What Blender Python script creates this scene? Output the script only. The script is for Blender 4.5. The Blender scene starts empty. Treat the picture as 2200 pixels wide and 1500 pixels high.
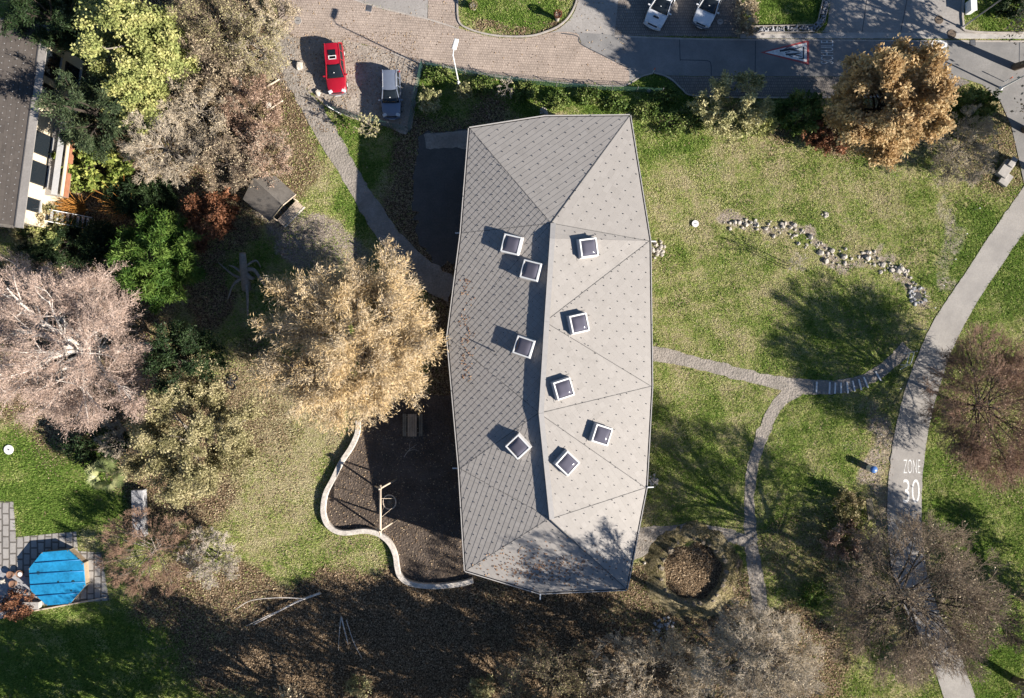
import bpy, math, random
import numpy as np
from mathutils import Vector, Matrix

# ---------------------------------------------------------------- camera, sky, sun, exposure
SC = bpy.context.scene
COL = SC.collection
HC = 64.0            # drone height above the lawn (m)
S = 24.5             # photograph pixels per metre at ground level
cam_d = bpy.data.cameras.new("camera")
cam = bpy.data.objects.new("camera", cam_d)
COL.objects.link(cam)
cam.location = (0, 0, HC)
cam.rotation_euler = (0, 0, 0)
cam_d.sensor_width = 36.0
cam_d.lens = 36.0 * HC / (2200.0 / S)
cam_d.clip_end = 2000
SC.camera = cam

SUN_EL = 27.0
SUN_DIR = Vector((0.902, -0.432, math.tan(math.radians(SUN_EL)))).normalized()   # towards the sun
W = bpy.data.worlds.new("World")
SC.world = W
W.use_nodes = True
wn = W.node_tree.nodes
sky = wn.new("ShaderNodeTexSky")
sky.sky_type = 'NISHITA'
sky.sun_disc = False
sky.ozone_density = 5.0
sky.dust_density = 0.3
sky.sun_elevation = math.radians(SUN_EL)
sky.sun_rotation = math.atan2(0.902, -0.432)
wbg = wn["Background"]
wbg.inputs[1].default_value = 0.05
W.node_tree.links.new(sky.outputs[0], wbg.inputs[0])
sl = bpy.data.lights.new("sun", 'SUN')
sl.energy = 5.0
sl.angle = math.radians(0.5)
sl.color = (1.0, 0.93, 0.84)
sun = bpy.data.objects.new("sun", sl)
COL.objects.link(sun)
sun.rotation_euler = (-SUN_DIR).to_track_quat('-Z', 'Y').to_euler()
SC.view_settings.view_transform = 'Standard'
SC.view_settings.look = 'None'
SC.view_settings.gamma = 1
SC.view_settings.exposure = 1.1
SC.cycles.max_bounces = 5
SC.cycles.diffuse_bounces = 1
SC.cycles.transmission_bounces = 3
SC.cycles.transparent_max_bounces = 4

# ---------------------------------------------------------------- helpers
RNG = np.random.default_rng(7)
def P(px, py, h=0.0):
    f = (HC - h) / HC
    return Vector(((px - 1100) / S * f, (750 - py) / S * f, h))
def G(px, py, z=0.0):
    return Vector(((px - 1100) / S, (750 - py) / S, z))
def M(px):
    return px / S

def tag(o, label=None, cat=None, group=None, kind=None):
    if label: o["label"] = label
    if cat: o["category"] = cat
    if group: o["group"] = group
    if kind: o["kind"] = kind
    return o
def thing(name, label, cat, loc=(0, 0, 0), rz=0.0, group=None):
    o = bpy.data.objects.new(name, None)
    o.empty_display_size = 0.3
    COL.objects.link(o)
    o.location = loc
    o.rotation_euler = (0, 0, rz)
    return tag(o, label, cat, group)

def mesh_np(verts, faces, tint=None, smooth=False):
    """verts (N,3), faces (M,K) all the same K"""
    me = bpy.data.meshes.new("m")
    verts = np.ascontiguousarray(verts, dtype=np.float32)
    faces = np.ascontiguousarray(faces, dtype=np.int32)
    k = faces.shape[1]
    me.vertices.add(len(verts)); me.vertices.foreach_set("co", verts.ravel())
    me.loops.add(faces.size); me.loops.foreach_set("vertex_index", faces.ravel())
    me.polygons.add(len(faces))
    me.polygons.foreach_set("loop_start", np.arange(0, faces.size, k, dtype=np.int32))
    if smooth:
        me.polygons.foreach_set("use_smooth", np.ones(len(faces), dtype=bool))
    if tint is not None:
        a = me.attributes.new("tint", 'FLOAT', 'POINT')
        a.data.foreach_set("value", np.ascontiguousarray(tint, dtype=np.float32))
    me.update(calc_edges=True)
    return me
def link(name, me, m=None, parent=None, world=False):
    """world=True: the verts are world coordinates, moved into the parent's space"""
    o = bpy.data.objects.new(name, me)
    me.name = name
    if m is not None: me.materials.append(m)
    COL.objects.link(o)
    if parent is not None:
        o.parent = parent
        if world:
            base = parent
            off = Vector((0, 0, 0))
            while base is not None:
                off += base.location; base = base.parent
            me.transform(Matrix.Translation(-off))
    return o

class MB:
    def __init__(s): s.v = []; s.f = []
    def add(s, vs, fs):
        b = len(s.v); s.v += [tuple(v) for v in vs]; s.f += [tuple(i + b for i in f) for f in fs]; return s
    def box(s, c, d, rz=0.0, taper=1.0, M4=None):
        x, y, z = d[0] / 2, d[1] / 2, d[2] / 2
        vs = []
        for zz, t in ((-z, 1), (z, taper)):
            for xx, yy in ((-x, -y), (x, -y), (x, y), (-x, y)): vs.append(Vector((xx * t, yy * t, zz)))
        R = Matrix.Rotation(rz, 4, 'Z') if M4 is None else M4
        vs = [R @ v + Vector(c) for v in vs]
        return s.add(vs, [(3, 2, 1, 0), (4, 5, 6, 7), (0, 1, 5, 4), (1, 2, 6, 5), (2, 3, 7, 6), (3, 0, 4, 7)])
    def cyl(s, c, r, h, n=16, r2=None, cap=True):
        r2 = r if r2 is None else r2
        vs = [(c[0] + r * math.cos(2 * math.pi * i / n), c[1] + r * math.sin(2 * math.pi * i / n), c[2]) for i in range(n)]
        vs += [(c[0] + r2 * math.cos(2 * math.pi * i / n), c[1] + r2 * math.sin(2 * math.pi * i / n), c[2] + h) for i in range(n)]
        fs = [(i, (i + 1) % n, (i + 1) % n + n, i + n) for i in range(n)]
        if cap: fs += [tuple(range(n, 2 * n)), tuple(range(n - 1, -1, -1))]
        return s.add(vs, fs)
    def lathe(s, c, prof, n=20, cap=True):
        vs = []; fs = []
        for r, z in prof:
            vs += [(c[0] + r * math.cos(2 * math.pi * i / n), c[1] + r * math.sin(2 * math.pi * i / n), c[2] + z) for i in range(n)]
        for k in range(len(prof) - 1):
            fs += [(k * n + i, k * n + (i + 1) % n, (k + 1) * n + (i + 1) % n, (k + 1) * n + i) for i in range(n)]
        if cap: fs += [tuple(range(n - 1, -1, -1)), tuple(range((len(prof) - 1) * n, len(prof) * n))]
        return s.add(vs, fs)
    def tube(s, pts, r, n=6, r2=None):
        pts = [Vector(p) for p in pts]; L = len(pts); vs = []; fs = []
        for k, p in enumerate(pts):
            d = (pts[min(k + 1, L - 1)] - pts[max(k - 1, 0)]).normalized()
            a = d.cross(Vector((0, 0, 1)) if abs(d.z) < .9 else Vector((1, 0, 0))).normalized(); b = d.cross(a)
            rr = r if r2 is None else r + (r2 - r) * k / (L - 1)
            vs += [p + a * rr * math.cos(2 * math.pi * i / n) + b * rr * math.sin(2 * math.pi * i / n) for i in range(n)]
        for k in range(L - 1):
            fs += [(k * n + i, k * n + (i + 1) % n, (k + 1) * n + (i + 1) % n, (k + 1) * n + i) for i in range(n)]
        fs += [tuple(range(n - 1, -1, -1)), tuple(range((L - 1) * n, L * n))]
        return s.add(vs, fs)
    def bar(s, a, b, w, h):
        a = Vector(a); b = Vector(b); d = (b - a); L = d.length; d.normalize()
        y = Vector((0, 0, 1)).cross(d)
        y = y.normalized() if y.length > .01 else Vector((0, 1, 0))
        z = d.cross(y)
        R = Matrix((d, y, z)).transposed().to_4x4()
        return s.box((a + b) / 2, (L, w, h), M4=R)
    def prism(s, poly, z0, z1):
        n = len(poly)
        vs = [(p[0], p[1], z0) for p in poly] + [(p[0], p[1], z1) for p in poly]
        fs = [(i, (i + 1) % n, (i + 1) % n + n, i + n) for i in range(n)] + [tuple(range(n - 1, -1, -1)), tuple(range(n, 2 * n))]
        return s.add(vs, fs)
    def build(s, name, m=None, parent=None, world=False, bevel=0, smooth=False):
        me = bpy.data.meshes.new(name); me.from_pydata(s.v, [], s.f); me.update()
        if smooth: me.polygons.foreach_set("use_smooth", [True] * len(me.polygons))
        o = link(name, me, m, parent, world)
        if bevel:
            b = o.modifiers.new("bevel", 'BEVEL'); b.width = bevel; b.segments = 2; b.limit_method = 'ANGLE'; b.angle_limit = math.radians(35)
        return o

def tubes_np(A, B, ra, rb, n=3):
    d = B - A; L = np.linalg.norm(d, axis=1, keepdims=True); d = d / np.maximum(L, 1e-6)
    ref = np.where(np.abs(d[:, 2:3]) < .9, np.array([[0, 0, 1.]]), np.array([[1., 0, 0]]))
    u = np.cross(d, ref); u /= np.maximum(np.linalg.norm(u, axis=1, keepdims=True), 1e-6); v = np.cross(d, u)
    ang = np.arange(n) * 2 * np.pi / n
    off = u[:, None, :] * np.cos(ang)[None, :, None] + v[:, None, :] * np.sin(ang)[None, :, None]
    V = np.stack([A[:, None, :] + off * ra[:, None, None], B[:, None, :] + off * rb[:, None, None]], 1)
    N = len(A); b = (np.arange(N) * 2 * n)[:, None]
    i = np.arange(n)[None, :]; j = (i + 1) % n
    F = np.stack([b + i, b + j, b + n + j, b + n + i], -1).reshape(-1, 4)
    return V.reshape(-1, 3), F

# ---------------------------------------------------------------- materials
def newmat(name):
    m = bpy.data.materials.new(name); m.use_nodes = True
    nt = m.node_tree
    return m, nt, nt.nodes, nt.links, nt.nodes["Principled BSDF"]
def rgba(c): return (c[0], c[1], c[2], 1)
def noise(N, scale, detail=4, rough=.6):
    n = N.new("ShaderNodeTexNoise"); n.inputs["Scale"].default_value = scale
    n.inputs["Detail"].default_value = detail; n.inputs["Roughness"].default_value = rough
    return n
def ramp(N, stops):
    r = N.new("ShaderNodeValToRGB"); e = r.color_ramp.elements
    while len(e) > 1: e.remove(e[-1])
    e[0].position, e[0].color = stops[0][0], rgba(stops[0][1])
    for p, c in stops[1:]:
        x = e.new(p); x.color = rgba(c)
    return r
def mixc(N, L, fac, a, b, mode='MIX'):
    m = N.new("ShaderNodeMix"); m.data_type = 'RGBA'; m.blend_type = mode
    for s, v in ((0, fac), (6, a), (7, b)):
        if hasattr(v, "is_output"): L.new(v, m.inputs[s])
        elif isinstance(v, (tuple, list)): m.inputs[s].default_value = rgba(v)
        else: m.inputs[s].default_value = v
    return m.outputs[2]
def math_(N, L, op, a, b=0.0):
    m = N.new("ShaderNodeMath"); m.operation = op
    for s, v in ((0, a), (1, b)):
        if hasattr(v, "is_output"): L.new(v, m.inputs[s])
        else: m.inputs[s].default_value = v
    return m.outputs[0]
def wpos(N):      # world position
    return N.new("ShaderNodeNewGeometry").outputs["Position"]
def bump(N, L, h, strength, dist, bs):
    b = N.new("ShaderNodeBump"); b.inputs["Strength"].default_value = strength; b.inputs["Distance"].default_value = dist
    L.new(h, b.inputs["Height"]); L.new(b.outputs[0], bs.inputs["Normal"])
def plain(name, c, rough=.6, metal=0, var=.18, scale=3.0, bmp=0, c2=None, fine=30.0):
    m, nt, N, L, bs = newmat(name)
    tc = N.new("ShaderNodeTexCoord").outputs["Object"]
    n = noise(N, scale); L.new(tc, n.inputs["Vector"])
    n2 = noise(N, fine, 3); L.new(tc, n2.inputs["Vector"])
    f = math_(N, L, 'ADD', math_(N, L, 'MULTIPLY', n.outputs[0], .6), math_(N, L, 'MULTIPLY', n2.outputs[0], .4))
    a = c2 if c2 else tuple(x * (1 - var) for x in c)
    b = tuple(min(1, x * (1 + var)) for x in c)
    r = ramp(N, [(.35, a), (.65, b)]); L.new(f, r.inputs[0])
    L.new(r.outputs[0], bs.inputs["Base Color"])
    bs.inputs["Roughness"].default_value = rough; bs.inputs["Metallic"].default_value = metal
    if bmp: bump(N, L, n2.outputs[0], bmp, .03, bs)
    return m
def leafmat(name, cols, trans=.3, rough=.6):
    m, nt, N, L, bs = newmat(name)
    at = N.new("ShaderNodeAttribute"); at.attribute_name = "tint"
    cols = [tuple(min(.72, x * 1.3) for x in c) for c in cols]
    k = len(cols)
    r = ramp(N, [(i / (k - 1), c) for i, c in enumerate(cols)]); L.new(at.outputs["Fac"], r.inputs[0])
    L.new(r.outputs[0], bs.inputs["Base Color"]); bs.inputs["Roughness"].default_value = rough
    bs.inputs["Specular IOR Level"].default_value = .25
    if trans > 0:
        t = N.new("ShaderNodeBsdfTranslucent"); L.new(r.outputs[0], t.inputs["Color"])
        mx = N.new("ShaderNodeMixShader"); mx.inputs[0].default_value = trans
        L.new(bs.outputs[0], mx.inputs[1]); L.new(t.outputs[0], mx.inputs[2])
        L.new(mx.outputs[0], N["Material Output"].inputs[0])
    return m
def speckle(name, c1, c2, c3, fine=14.0, coarse=.6, bmp=.6, rough=.95, dist=.06):
    """gravel, asphalt, mulch: three tones, coarse patches and a fine grain"""
    m, nt, N, L, bs = newmat(name)
    p = wpos(N)
    a = noise(N, coarse, 5, .65); L.new(p, a.inputs["Vector"])
    b = noise(N, fine, 4, .75); L.new(p, b.inputs["Vector"])
    v = N.new("ShaderNodeTexVoronoi"); v.inputs["Scale"].default_value = fine * .9; L.new(p, v.inputs["Vector"])
    c1, c2, c3 = (tuple(x * 1.3 for x in c) for c in (c1, c2, c3))
    r = ramp(N, [(.35, c1), (.65, c2)]); L.new(a.outputs[0], r.inputs[0])
    r2 = ramp(N, [(.40, (0, 0, 0)), (.66, (1, 1, 1))]); L.new(b.outputs[0], r2.inputs[0])
    c = mixc(N, L, math_(N, L, 'MULTIPLY', r2.outputs[0], .55), r.outputs[0], c3)
    L.new(c, bs.inputs["Base Color"]); bs.inputs["Roughness"].default_value = rough
    bs.inputs["Specular IOR Level"].default_value = .2
    h = math_(N, L, 'ADD', b.outputs[0], math_(N, L, 'MULTIPLY', v.outputs[0], .6))
    bump(N, L, h, bmp, dist, bs)
    return m
def brickmat(name, c1, c2, mortar, w, h, rot=0.0, off=.5, stain=.25):
    c1, c2, mortar = (tuple(x * 1.4 for x in c) for c in (c1, c2, mortar))
    m, nt, N, L, bs = newmat(name)
    p = wpos(N)
    mp = N.new("ShaderNodeMapping"); mp.inputs["Rotation"].default_value = (0, 0, rot); L.new(p, mp.inputs[0])
    wn_ = noise(N, 1.3, 2); L.new(p, wn_.inputs["Vector"])
    wob = N.new("ShaderNodeVectorMath"); wob.operation = 'MULTIPLY_ADD'
    L.new(wn_.outputs[1], wob.inputs[0]); wob.inputs[1].default_value = (.12, .12, 0); L.new(mp.outputs[0], wob.inputs[2])
    b = N.new("ShaderNodeTexBrick"); L.new(wob.outputs[0], b.inputs["Vector"])
    b.inputs["Scale"].default_value = 1.0
    b.inputs["Brick Width"].default_value = w; b.inputs["Row Height"].default_value = h
    b.inputs["Mortar Size"].default_value = min(w, h) * .13; b.inputs["Mortar Smooth"].default_value = .3
    b.inputs["Color1"].default_value = rgba(c1); b.inputs["Color2"].default_value = rgba(c2); b.inputs["Mortar"].default_value = rgba(mortar)
    b.offset = off
    n = noise(N, .5, 6, .7); L.new(p, n.inputs["Vector"])
    n2 = noise(N, 5, 5, .8); L.new(p, n2.inputs["Vector"])
    r = ramp(N, [(.3, (1 - stain,) * 3), (.7, (1 + stain,) * 3)])
    L.new(math_(N, L, 'ADD', math_(N, L, 'MULTIPLY', n.outputs[0], .5), math_(N, L, 'MULTIPLY', n2.outputs[0], .5)), r.inputs[0])
    L.new(mixc(N, L, 1.0, b.outputs[0], r.outputs[0], 'MULTIPLY'), bs.inputs["Base Color"])
    bs.inputs["Roughness"].default_value = .9
    bs.inputs["Specular IOR Level"].default_value = .2
    bump(N, L, math_(N, L, 'SUBTRACT', math_(N, L, 'MULTIPLY', n2.outputs[0], .5), b.outputs[1]), .6, .02, bs)
    return m

def groundmat():
    m, nt, N, L, bs = newmat("meadow")
    p = wpos(N)
    at = N.new("ShaderNodeAttribute"); at.attribute_name = "mask"
    sp = N.new("ShaderNodeSeparateColor"); L.new(at.outputs["Color"], sp.inputs[0])
    n1 = noise(N, .32, 6, .65); L.new(p, n1.inputs["Vector"])
    n2 = noise(N, 2.2, 5, .7); L.new(p, n2.inputs["Vector"])
    n3 = noise(N, 7, 5, .8); L.new(p, n3.inputs["Vector"])
    nn = math_(N, L, 'ADD', math_(N, L, 'MULTIPLY', n1.outputs[0], .55), math_(N, L, 'MULTIPLY', n2.outputs[0], .45))
    lush = math_(N, L, 'ADD', sp.outputs[0], math_(N, L, 'MULTIPLY', math_(N, L, 'SUBTRACT', nn, .5), 5.6))
    g = ramp(N, [(0.0, (.44, .37, .22)), (.35, (.38, .365, .155)), (.62, (.255, .31, .08)), (1.0, (.115, .19, .032))])
    L.new(lush, g.inputs[0])
    lit = math_(N, L, 'ADD', sp.outputs[1], math_(N, L, 'MULTIPLY', math_(N, L, 'SUBTRACT', nn, .5), 1.6))
    lr = ramp(N, [(.3, (0, 0, 0)), (.6, (1, 1, 1))]); L.new(lit, lr.inputs[0])
    lc = ramp(N, [(.38, (.07, .045, .027)), (.5, (.17, .118, .072)), (.62, (.36, .26, .165))]); L.new(n3.outputs[0], lc.inputs[0])
    c = mixc(N, L, lr.outputs[0], g.outputs[0], lc.outputs[0])
    dr = ramp(N, [(.3, (0, 0, 0)), (.6, (1, 1, 1))])
    L.new(math_(N, L, 'ADD', sp.outputs[2], math_(N, L, 'MULTIPLY', math_(N, L, 'SUBTRACT', nn, .5), 1.4)), dr.inputs[0])
    dc = ramp(N, [(.35, (.30, .24, .19)), (.65, (.50, .43, .36))]); L.new(n2.outputs[0], dc.inputs[0])
    c = mixc(N, L, dr.outputs[0], c, dc.outputs[0])
    v = ramp(N, [(.34, (.38, .38, .38)), (.66, (1.4, 1.4, 1.4))]); L.new(n3.outputs[0], v.inputs[0])  # darkens low gaps between tufts, their shade put into the colour
    c = mixc(N, L, 1.0, c, v.outputs[0], 'MULTIPLY')
    L.new(c, bs.inputs["Base Color"]); bs.inputs["Roughness"].default_value = 1.0
    bs.inputs["Specular IOR Level"].default_value = .05
    h = math_(N, L, 'ADD', n3.outputs[0], math_(N, L, 'MULTIPLY', n2.outputs[0], .8))
    bump(N, L, h, 1.0, .26, bs)
    return m

MT = {}
MT['ground'] = groundmat()
MT['asphalt'] = speckle("asphalt", (.23, .215, .20), (.305, .285, .26), (.20, .185, .17), 9, .5, .25, dist=.02)
MT['asphalt_old'] = speckle("road_asphalt", (.16, .155, .15), (.225, .215, .205), (.13, .125, .12), 8, .5, .25, dist=.02)
MT['gravel'] = speckle("gravel", (.205, .185, .16), (.31, .275, .24), (.14, .12, .10), 6.5, .8, 1.0)
MT['parking'] = speckle("parking_gravel", (.23, .195, .16), (.36, .31, .26), (.13, .11, .09), 5.5, .45, .9)
MT['mulch'] = speckle("bark_mulch", (.075, .058, .046), (.13, .102, .082), (.03, .023, .018), 6, .6, 1.0, dist=.12)
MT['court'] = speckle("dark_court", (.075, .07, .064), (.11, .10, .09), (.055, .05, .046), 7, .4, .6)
MT['brick'] = brickmat("brick_paving", (.315, .255, .21), (.255, .205, .17), (.17, .138, .115), .15, .22, 0.05, .5, .35)
MT['brick_dark'] = brickmat("grey_brick_paving", (.20, .175, .155), (.15, .135, .12), (.08, .072, .065), .16, .25, 0, .5)
MT['pavers'] = brickmat("concrete_pavers", (.27, .255, .235), (.22, .205, .19), (.10, .09, .08), 1.0, .62, 1.5708, .5)
MT['concrete'] = plain("concrete", (.40, .375, .345), .85, var=.25, scale=1.2, bmp=.3)
MT['drive'] = speckle("concrete_drive", (.22, .205, .19), (.30, .28, .26), (.17, .155, .14), 6, .3, .3, dist=.02)
MT['kerb'] = plain("kerb_stone", (.38, .34, .30), .85, var=.25, scale=2, bmp=.3)
MT['wallstone'] = plain("pale_bench_stone", (.55, .50, .44), .8, var=.35, scale=2.5, bmp=.3, fine=9)
MT['paint_white'] = plain("road_paint", (.78, .77, .74), .7, c2=(.48, .47, .45), scale=5, fine=16)
MT['paint_red'] = plain("road_paint_red", (.42, .05, .05), .7, c2=(.28, .09, .085), scale=5, fine=16)
MT['paint_black'] = plain("road_paint_black", (.05, .055, .065), .7, var=.4)
MT['white'] = plain("white_metal", (.78, .78, .76), .45, var=.05)
MT['alu'] = plain("aluminium", (.62, .62, .62), .45, .2, var=.08)
MT['darkmetal'] = plain("dark_metal", (.045, .045, .05), .5, .3)
MT['galv'] = plain("galvanised", (.45, .45, .45), .4, .6)
MT['green_wire'] = plain("green_wire", (.05, .12, .085), .5)
MT['wood'] = plain("weathered_wood", (.36, .27, .18), .8, var=.3, scale=2)
MT['wood_pale'] = plain("pale_timber", (.58, .47, .36), .75, var=.2, scale=2)
MT['wood_grey'] = plain("grey_timber", (.21, .18, .13), .85, var=.3, scale=2)
MT['bark'] = plain("bark", (.12, .09, .065), .9, var=.35, scale=5, bmp=.5)
MT['bark_grey'] = plain("grey_bark", (.27, .235, .20), .9, var=.3, scale=5, bmp=.4)
MT['bark_white'] = plain("silver_bark", (.60, .55, .50), .85, var=.2, scale=3, bmp=.3)
MT['bark_dark'] = plain("dark_bark", (.055, .042, .032), .9, var=.3, scale=4, bmp=.5)
MT['rock'] = plain("limestone", (.45, .41, .355), .9, var=.28, scale=4, bmp=.6)
MT['rock_grey'] = plain("grey_stone", (.33, .33, .34), .9, var=.35, scale=4, bmp=.6)
MT['boulder'] = plain("boulder_stone", (.25, .205, .15), .9, var=.3, scale=3, bmp=.7)

# ---------------------------------------------------------------- ground shapes (photo pixels at ground level)
def smooth_closed(pts, k=4):
    out = []; n = len(pts)
    for i in range(n):
        p0, p1, p2, p3 = (np.array(pts[(i + d) % n], float) for d in (-1, 0, 1, 2))
        for j in range(k):
            t = j / k
            out.append(.5 * ((2 * p1) + (-p0 + p2) * t + (2 * p0 - 5 * p1 + 4 * p2 - p3) * t * t + (-p0 + 3 * p1 - 3 * p2 + p3) * t ** 3))
    return out
def smooth_open(pts, k=6):
    pts = [np.array(p, float) for p in pts]
    q = [2 * pts[0] - pts[1]] + pts + [2 * pts[-1] - pts[-2]]
    out = []
    for i in range(1, len(q) - 2):
        p0, p1, p2, p3 = q[i - 1:i + 3]
        for j in range(k):
            t = j / k
            out.append(.5 * ((2 * p1) + (-p0 + p2) * t + (2 * p0 - 5 * p1 + 4 * p2 - p3) * t * t + (-p0 + 3 * p1 - 3 * p2 + p3) * t ** 3))
    out.append(pts[-1]); return out
def ribbon(pts, w):
    c = smooth_open(pts); L = []; R = []
    n = len(c)
    for i, p in enumerate(c):
        d = c[min(i + 1, n - 1)] - c[max(i - 1, 0)]; d = d / np.linalg.norm(d); nrm = np.array((-d[1], d[0]))
        ww = w if not isinstance(w, (list, tuple)) else np.interp(i / (n - 1), np.linspace(0, 1, len(w)), w)
        L.append(p + nrm * ww / 2); R.append(p - nrm * ww / 2)
    return L + R[::-1]
def ragged(pts, amp, step=9, seed=1):
    """subdivide an outline and roughen it (pixels)"""
    r = np.random.default_rng(seed); out = []; n = len(pts)
    for i in range(n):
        a = np.array(pts[i], float); b = np.array(pts[(i + 1) % n], float); k = max(1, int(np.linalg.norm(b - a) / step))
        for j in range(k): out.append(a + (b - a) * j / k + r.normal(0, amp, 2))
    return out
PAVED = []
def inside(x, y, poly):
    poly = np.asarray(poly, float); r = np.zeros(x.shape, bool)
    bb = (x >= poly[:, 0].min()) & (x <= poly[:, 0].max()) & (y >= poly[:, 1].min()) & (y <= poly[:, 1].max())
    xs = x[bb]; ys = y[bb]; rr = np.zeros(xs.shape, bool); j = len(poly) - 1
    for i in range(len(poly)):
        xi, yi = poly[i]; xj, yj = poly[j]
        if yi != yj:
            c = ((yi > ys) != (yj > ys)) & (xs < (xj - xi) * (ys - yi) / (yj - yi) + xi); rr ^= c
        j = i
    r[bb] = rr; return r
def sheet(name, pts, z, m, amp=0.0, paved=True, seed=1, parent=None, kind="structure"):
    if amp: pts = ragged(pts, amp, seed=seed)
    if paved: PAVED.append(np.array(pts, float))
    from mathutils.geometry import tessellate_polygon
    v = [G(p[0], p[1], z) for p in pts]
    tr = tessellate_polygon([v])
    me = bpy.data.meshes.new(name)
    fs = []
    for t in tr:
        a, b, c = (v[i] for i in t)
        fs.append(t if (b - a).cross(c - a).z > 0 else (t[0], t[2], t[1]))
    me.from_pydata(v, [], fs); me.update()
    o = link(name, me, m, parent)
    if parent is None: tag(o, kind=kind)
    return o

brick_road = smooth_closed([(598, -40), (680, -30), (735, -8), (795, 12), (860, 28), (920, 41), (985, 61), (1040, 76), (1085, 82), (1140, 81), (1180, 71),
              (1215, 69), (1242, 74), (1250, 95), (1300, 122), (1347, 146), (1350, 178), (1330, 183), (1250, 181), (1180, 173), (1100, 166),
              (1050, 160), (1000, 151), (950, 141), (895, 131), (840, 112), (780, 95), (720, 85), (660, 85), (625, 75), (600, 40)])
sheet("brick_road", brick_road, .030, MT['brick'])
road = sheet("asphalt_road", [(1225, 69), (1330, 76), (1480, 82), (1640, 84), (1800, 84), (1960, 86), (2290, 88), (2290, 520), (2235, 480),
              (2200, 395), (2186, 330), (2172, 270), (2150, 220), (2110, 182), (2060, 166), (1900, 165), (1760, 165), (1500, 164), (1440, 163),
              (1400, 158), (1375, 164), (1352, 178), (1348, 147), (1300, 123), (1250, 96), (1243, 75)], .026, MT['asphalt_old'])
sheet("lane", smooth_open([(2240, 335), (2200, 400), (2130, 500), (2070, 592), (2010, 682), (1975, 755), (1945, 835), (1925, 915), (1912, 1000), (1906, 1080),
              (1910, 1180), (1925, 1260), (1960, 1340), (2000, 1420), (2040, 1540)]) +
              smooth_open([(2110, 1540), (2060, 1400), (2020, 1320), (1992, 1230), (1982, 1150), (1980, 1060), (1986, 980), (2000, 900), (2020, 825), (2050, 742),
              (2097, 652), (2150, 572), (2200, 500), (2260, 430)]), .034, MT['asphalt'], .5)
LANE = PAVED[-1]
sheet("parking_area", smooth_closed([(598, 95), (630, 78), (662, 84), (720, 84), (780, 94), (840, 111), (895, 130), (908, 146), (897, 190), (880, 284), (830, 272),
              (760, 255), (712, 236), (680, 208), (650, 185), (620, 150)]), .014, MT['parking'], 1.5)
sheet("gravel_path", smooth_open([(590, 60), (590, 110), (612, 170), (650, 240), (700, 330), (745, 400), (790, 480), (840, 552), (905, 615), (960, 650)]) +
              smooth_open([(980, 600), (905, 545), (850, 488), (805, 420), (772, 370), (742, 310), (700, 240), (662, 195), (640, 150), (632, 80)]), .018, MT['gravel'], 1.6)
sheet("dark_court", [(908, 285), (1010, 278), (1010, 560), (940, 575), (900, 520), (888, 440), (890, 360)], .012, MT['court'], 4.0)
sheet("gravel_patch", [(910, 288), (1010, 280), (1008, 318), (915, 320)], .019, MT['parking'], 1.5)
sheet("play_area", smooth_closed([(772, 905), (770, 930), (757, 960), (735, 990), (716, 1030), (702, 1060), (697, 1095), (704, 1122), (722, 1137), (745, 1142), (785, 1138), (815, 1146),
              (838, 1165), (850, 1190), (854, 1218), (860, 1236), (880, 1250), (920, 1256), (980, 1253), (1020, 1240), (1020, 860), (960, 850), (880, 850), (800, 870)], 3), .016, MT['mulch'])
sheet("path_east", ribbon([(1385, 757), (1450, 768), (1520, 786), (1600, 806), (1690, 826), (1750, 832), (1815, 829), (1872, 810), (1920, 775), (1950, 745)], [34, 28, 26, 27, 34, 30, 26, 26, 32]), .020, MT['gravel'], 1.1)
sheet("path_south", ribbon([(1715, 832), (1672, 868), (1640, 930), (1618, 1000), (1610, 1070), (1612, 1140), (1618, 1200), (1628, 1260), (1640, 1330), (1670, 1380)], [36, 26, 26, 24, 22, 26, 30, 34, 30, 30]), .016, MT['gravel'], 1.2)
sheet("path_entrance", ribbon([(1340, 1172), (1380, 1163), (1430, 1151), (1500, 1142), (1560, 1150), (1625, 1170)], [75, 62, 44, 30, 28, 30]), .012, MT['gravel'], 1.4)
sheet("brick_sidewalk", smooth_open([(1408, 160), (1430, 167), (1450, 180), (1468, 196), (1492, 208)]) + [(1600, 209), (1760, 209), (1900, 206), (2040, 196), (2085, 177), (2058, 166), (1900, 166), (1760, 166), (1500, 165), (1440, 164)], .031, MT['brick_dark'])
sheet("upper_sidewalk", [(1590, 73), (1765, 72), (1785, 70), (2090, 72), (2290, 72), (2290, 84), (1590, 83)], .045, MT['concrete'])
sheet("driveway_west", [(735, -60), (922, -60), (918, 41), (860, 28), (795, 11), (740, -8)], .022, MT['drive'])
sheet("driveway_brick", [(922, -60), (986, -60), (984, 25), (988, 55), (985, 60), (919, 41)], .023, MT['brick'])
sheet("forecourt", smooth_open([(1248, -60), (1241, 5), (1225, 40), (1200, 62), (1180, 71)]) + [(1215, 69), (1320, 76), (1335, -60)], .022, MT['drive'])
sheet("car_park", [(1335, -60), (1595, -60), (1590, 80), (1320, 76)], .020, MT['brick_dark'])
sheet("concrete_driveway", [(1787, -60), (2075, -60), (2066, 58), (2090, 72), (1766, 70), (1778, 52)], .022, MT['drive'])
sheet("terrace", [(-60, 1078), (29, 1078), (35, 1154), (164, 1142), (168, 1184), (218, 1187), (235, 1290), (70, 1302), (-60, 1305)], .022, MT['pavers'])
sheet("gravel_bed", smooth_closed([(-60, 1225), (30, 1225), (60, 1250), (62, 1300), (20, 1325), (-60, 1330)]), .027, MT['rock_grey'], 1.5)

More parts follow.
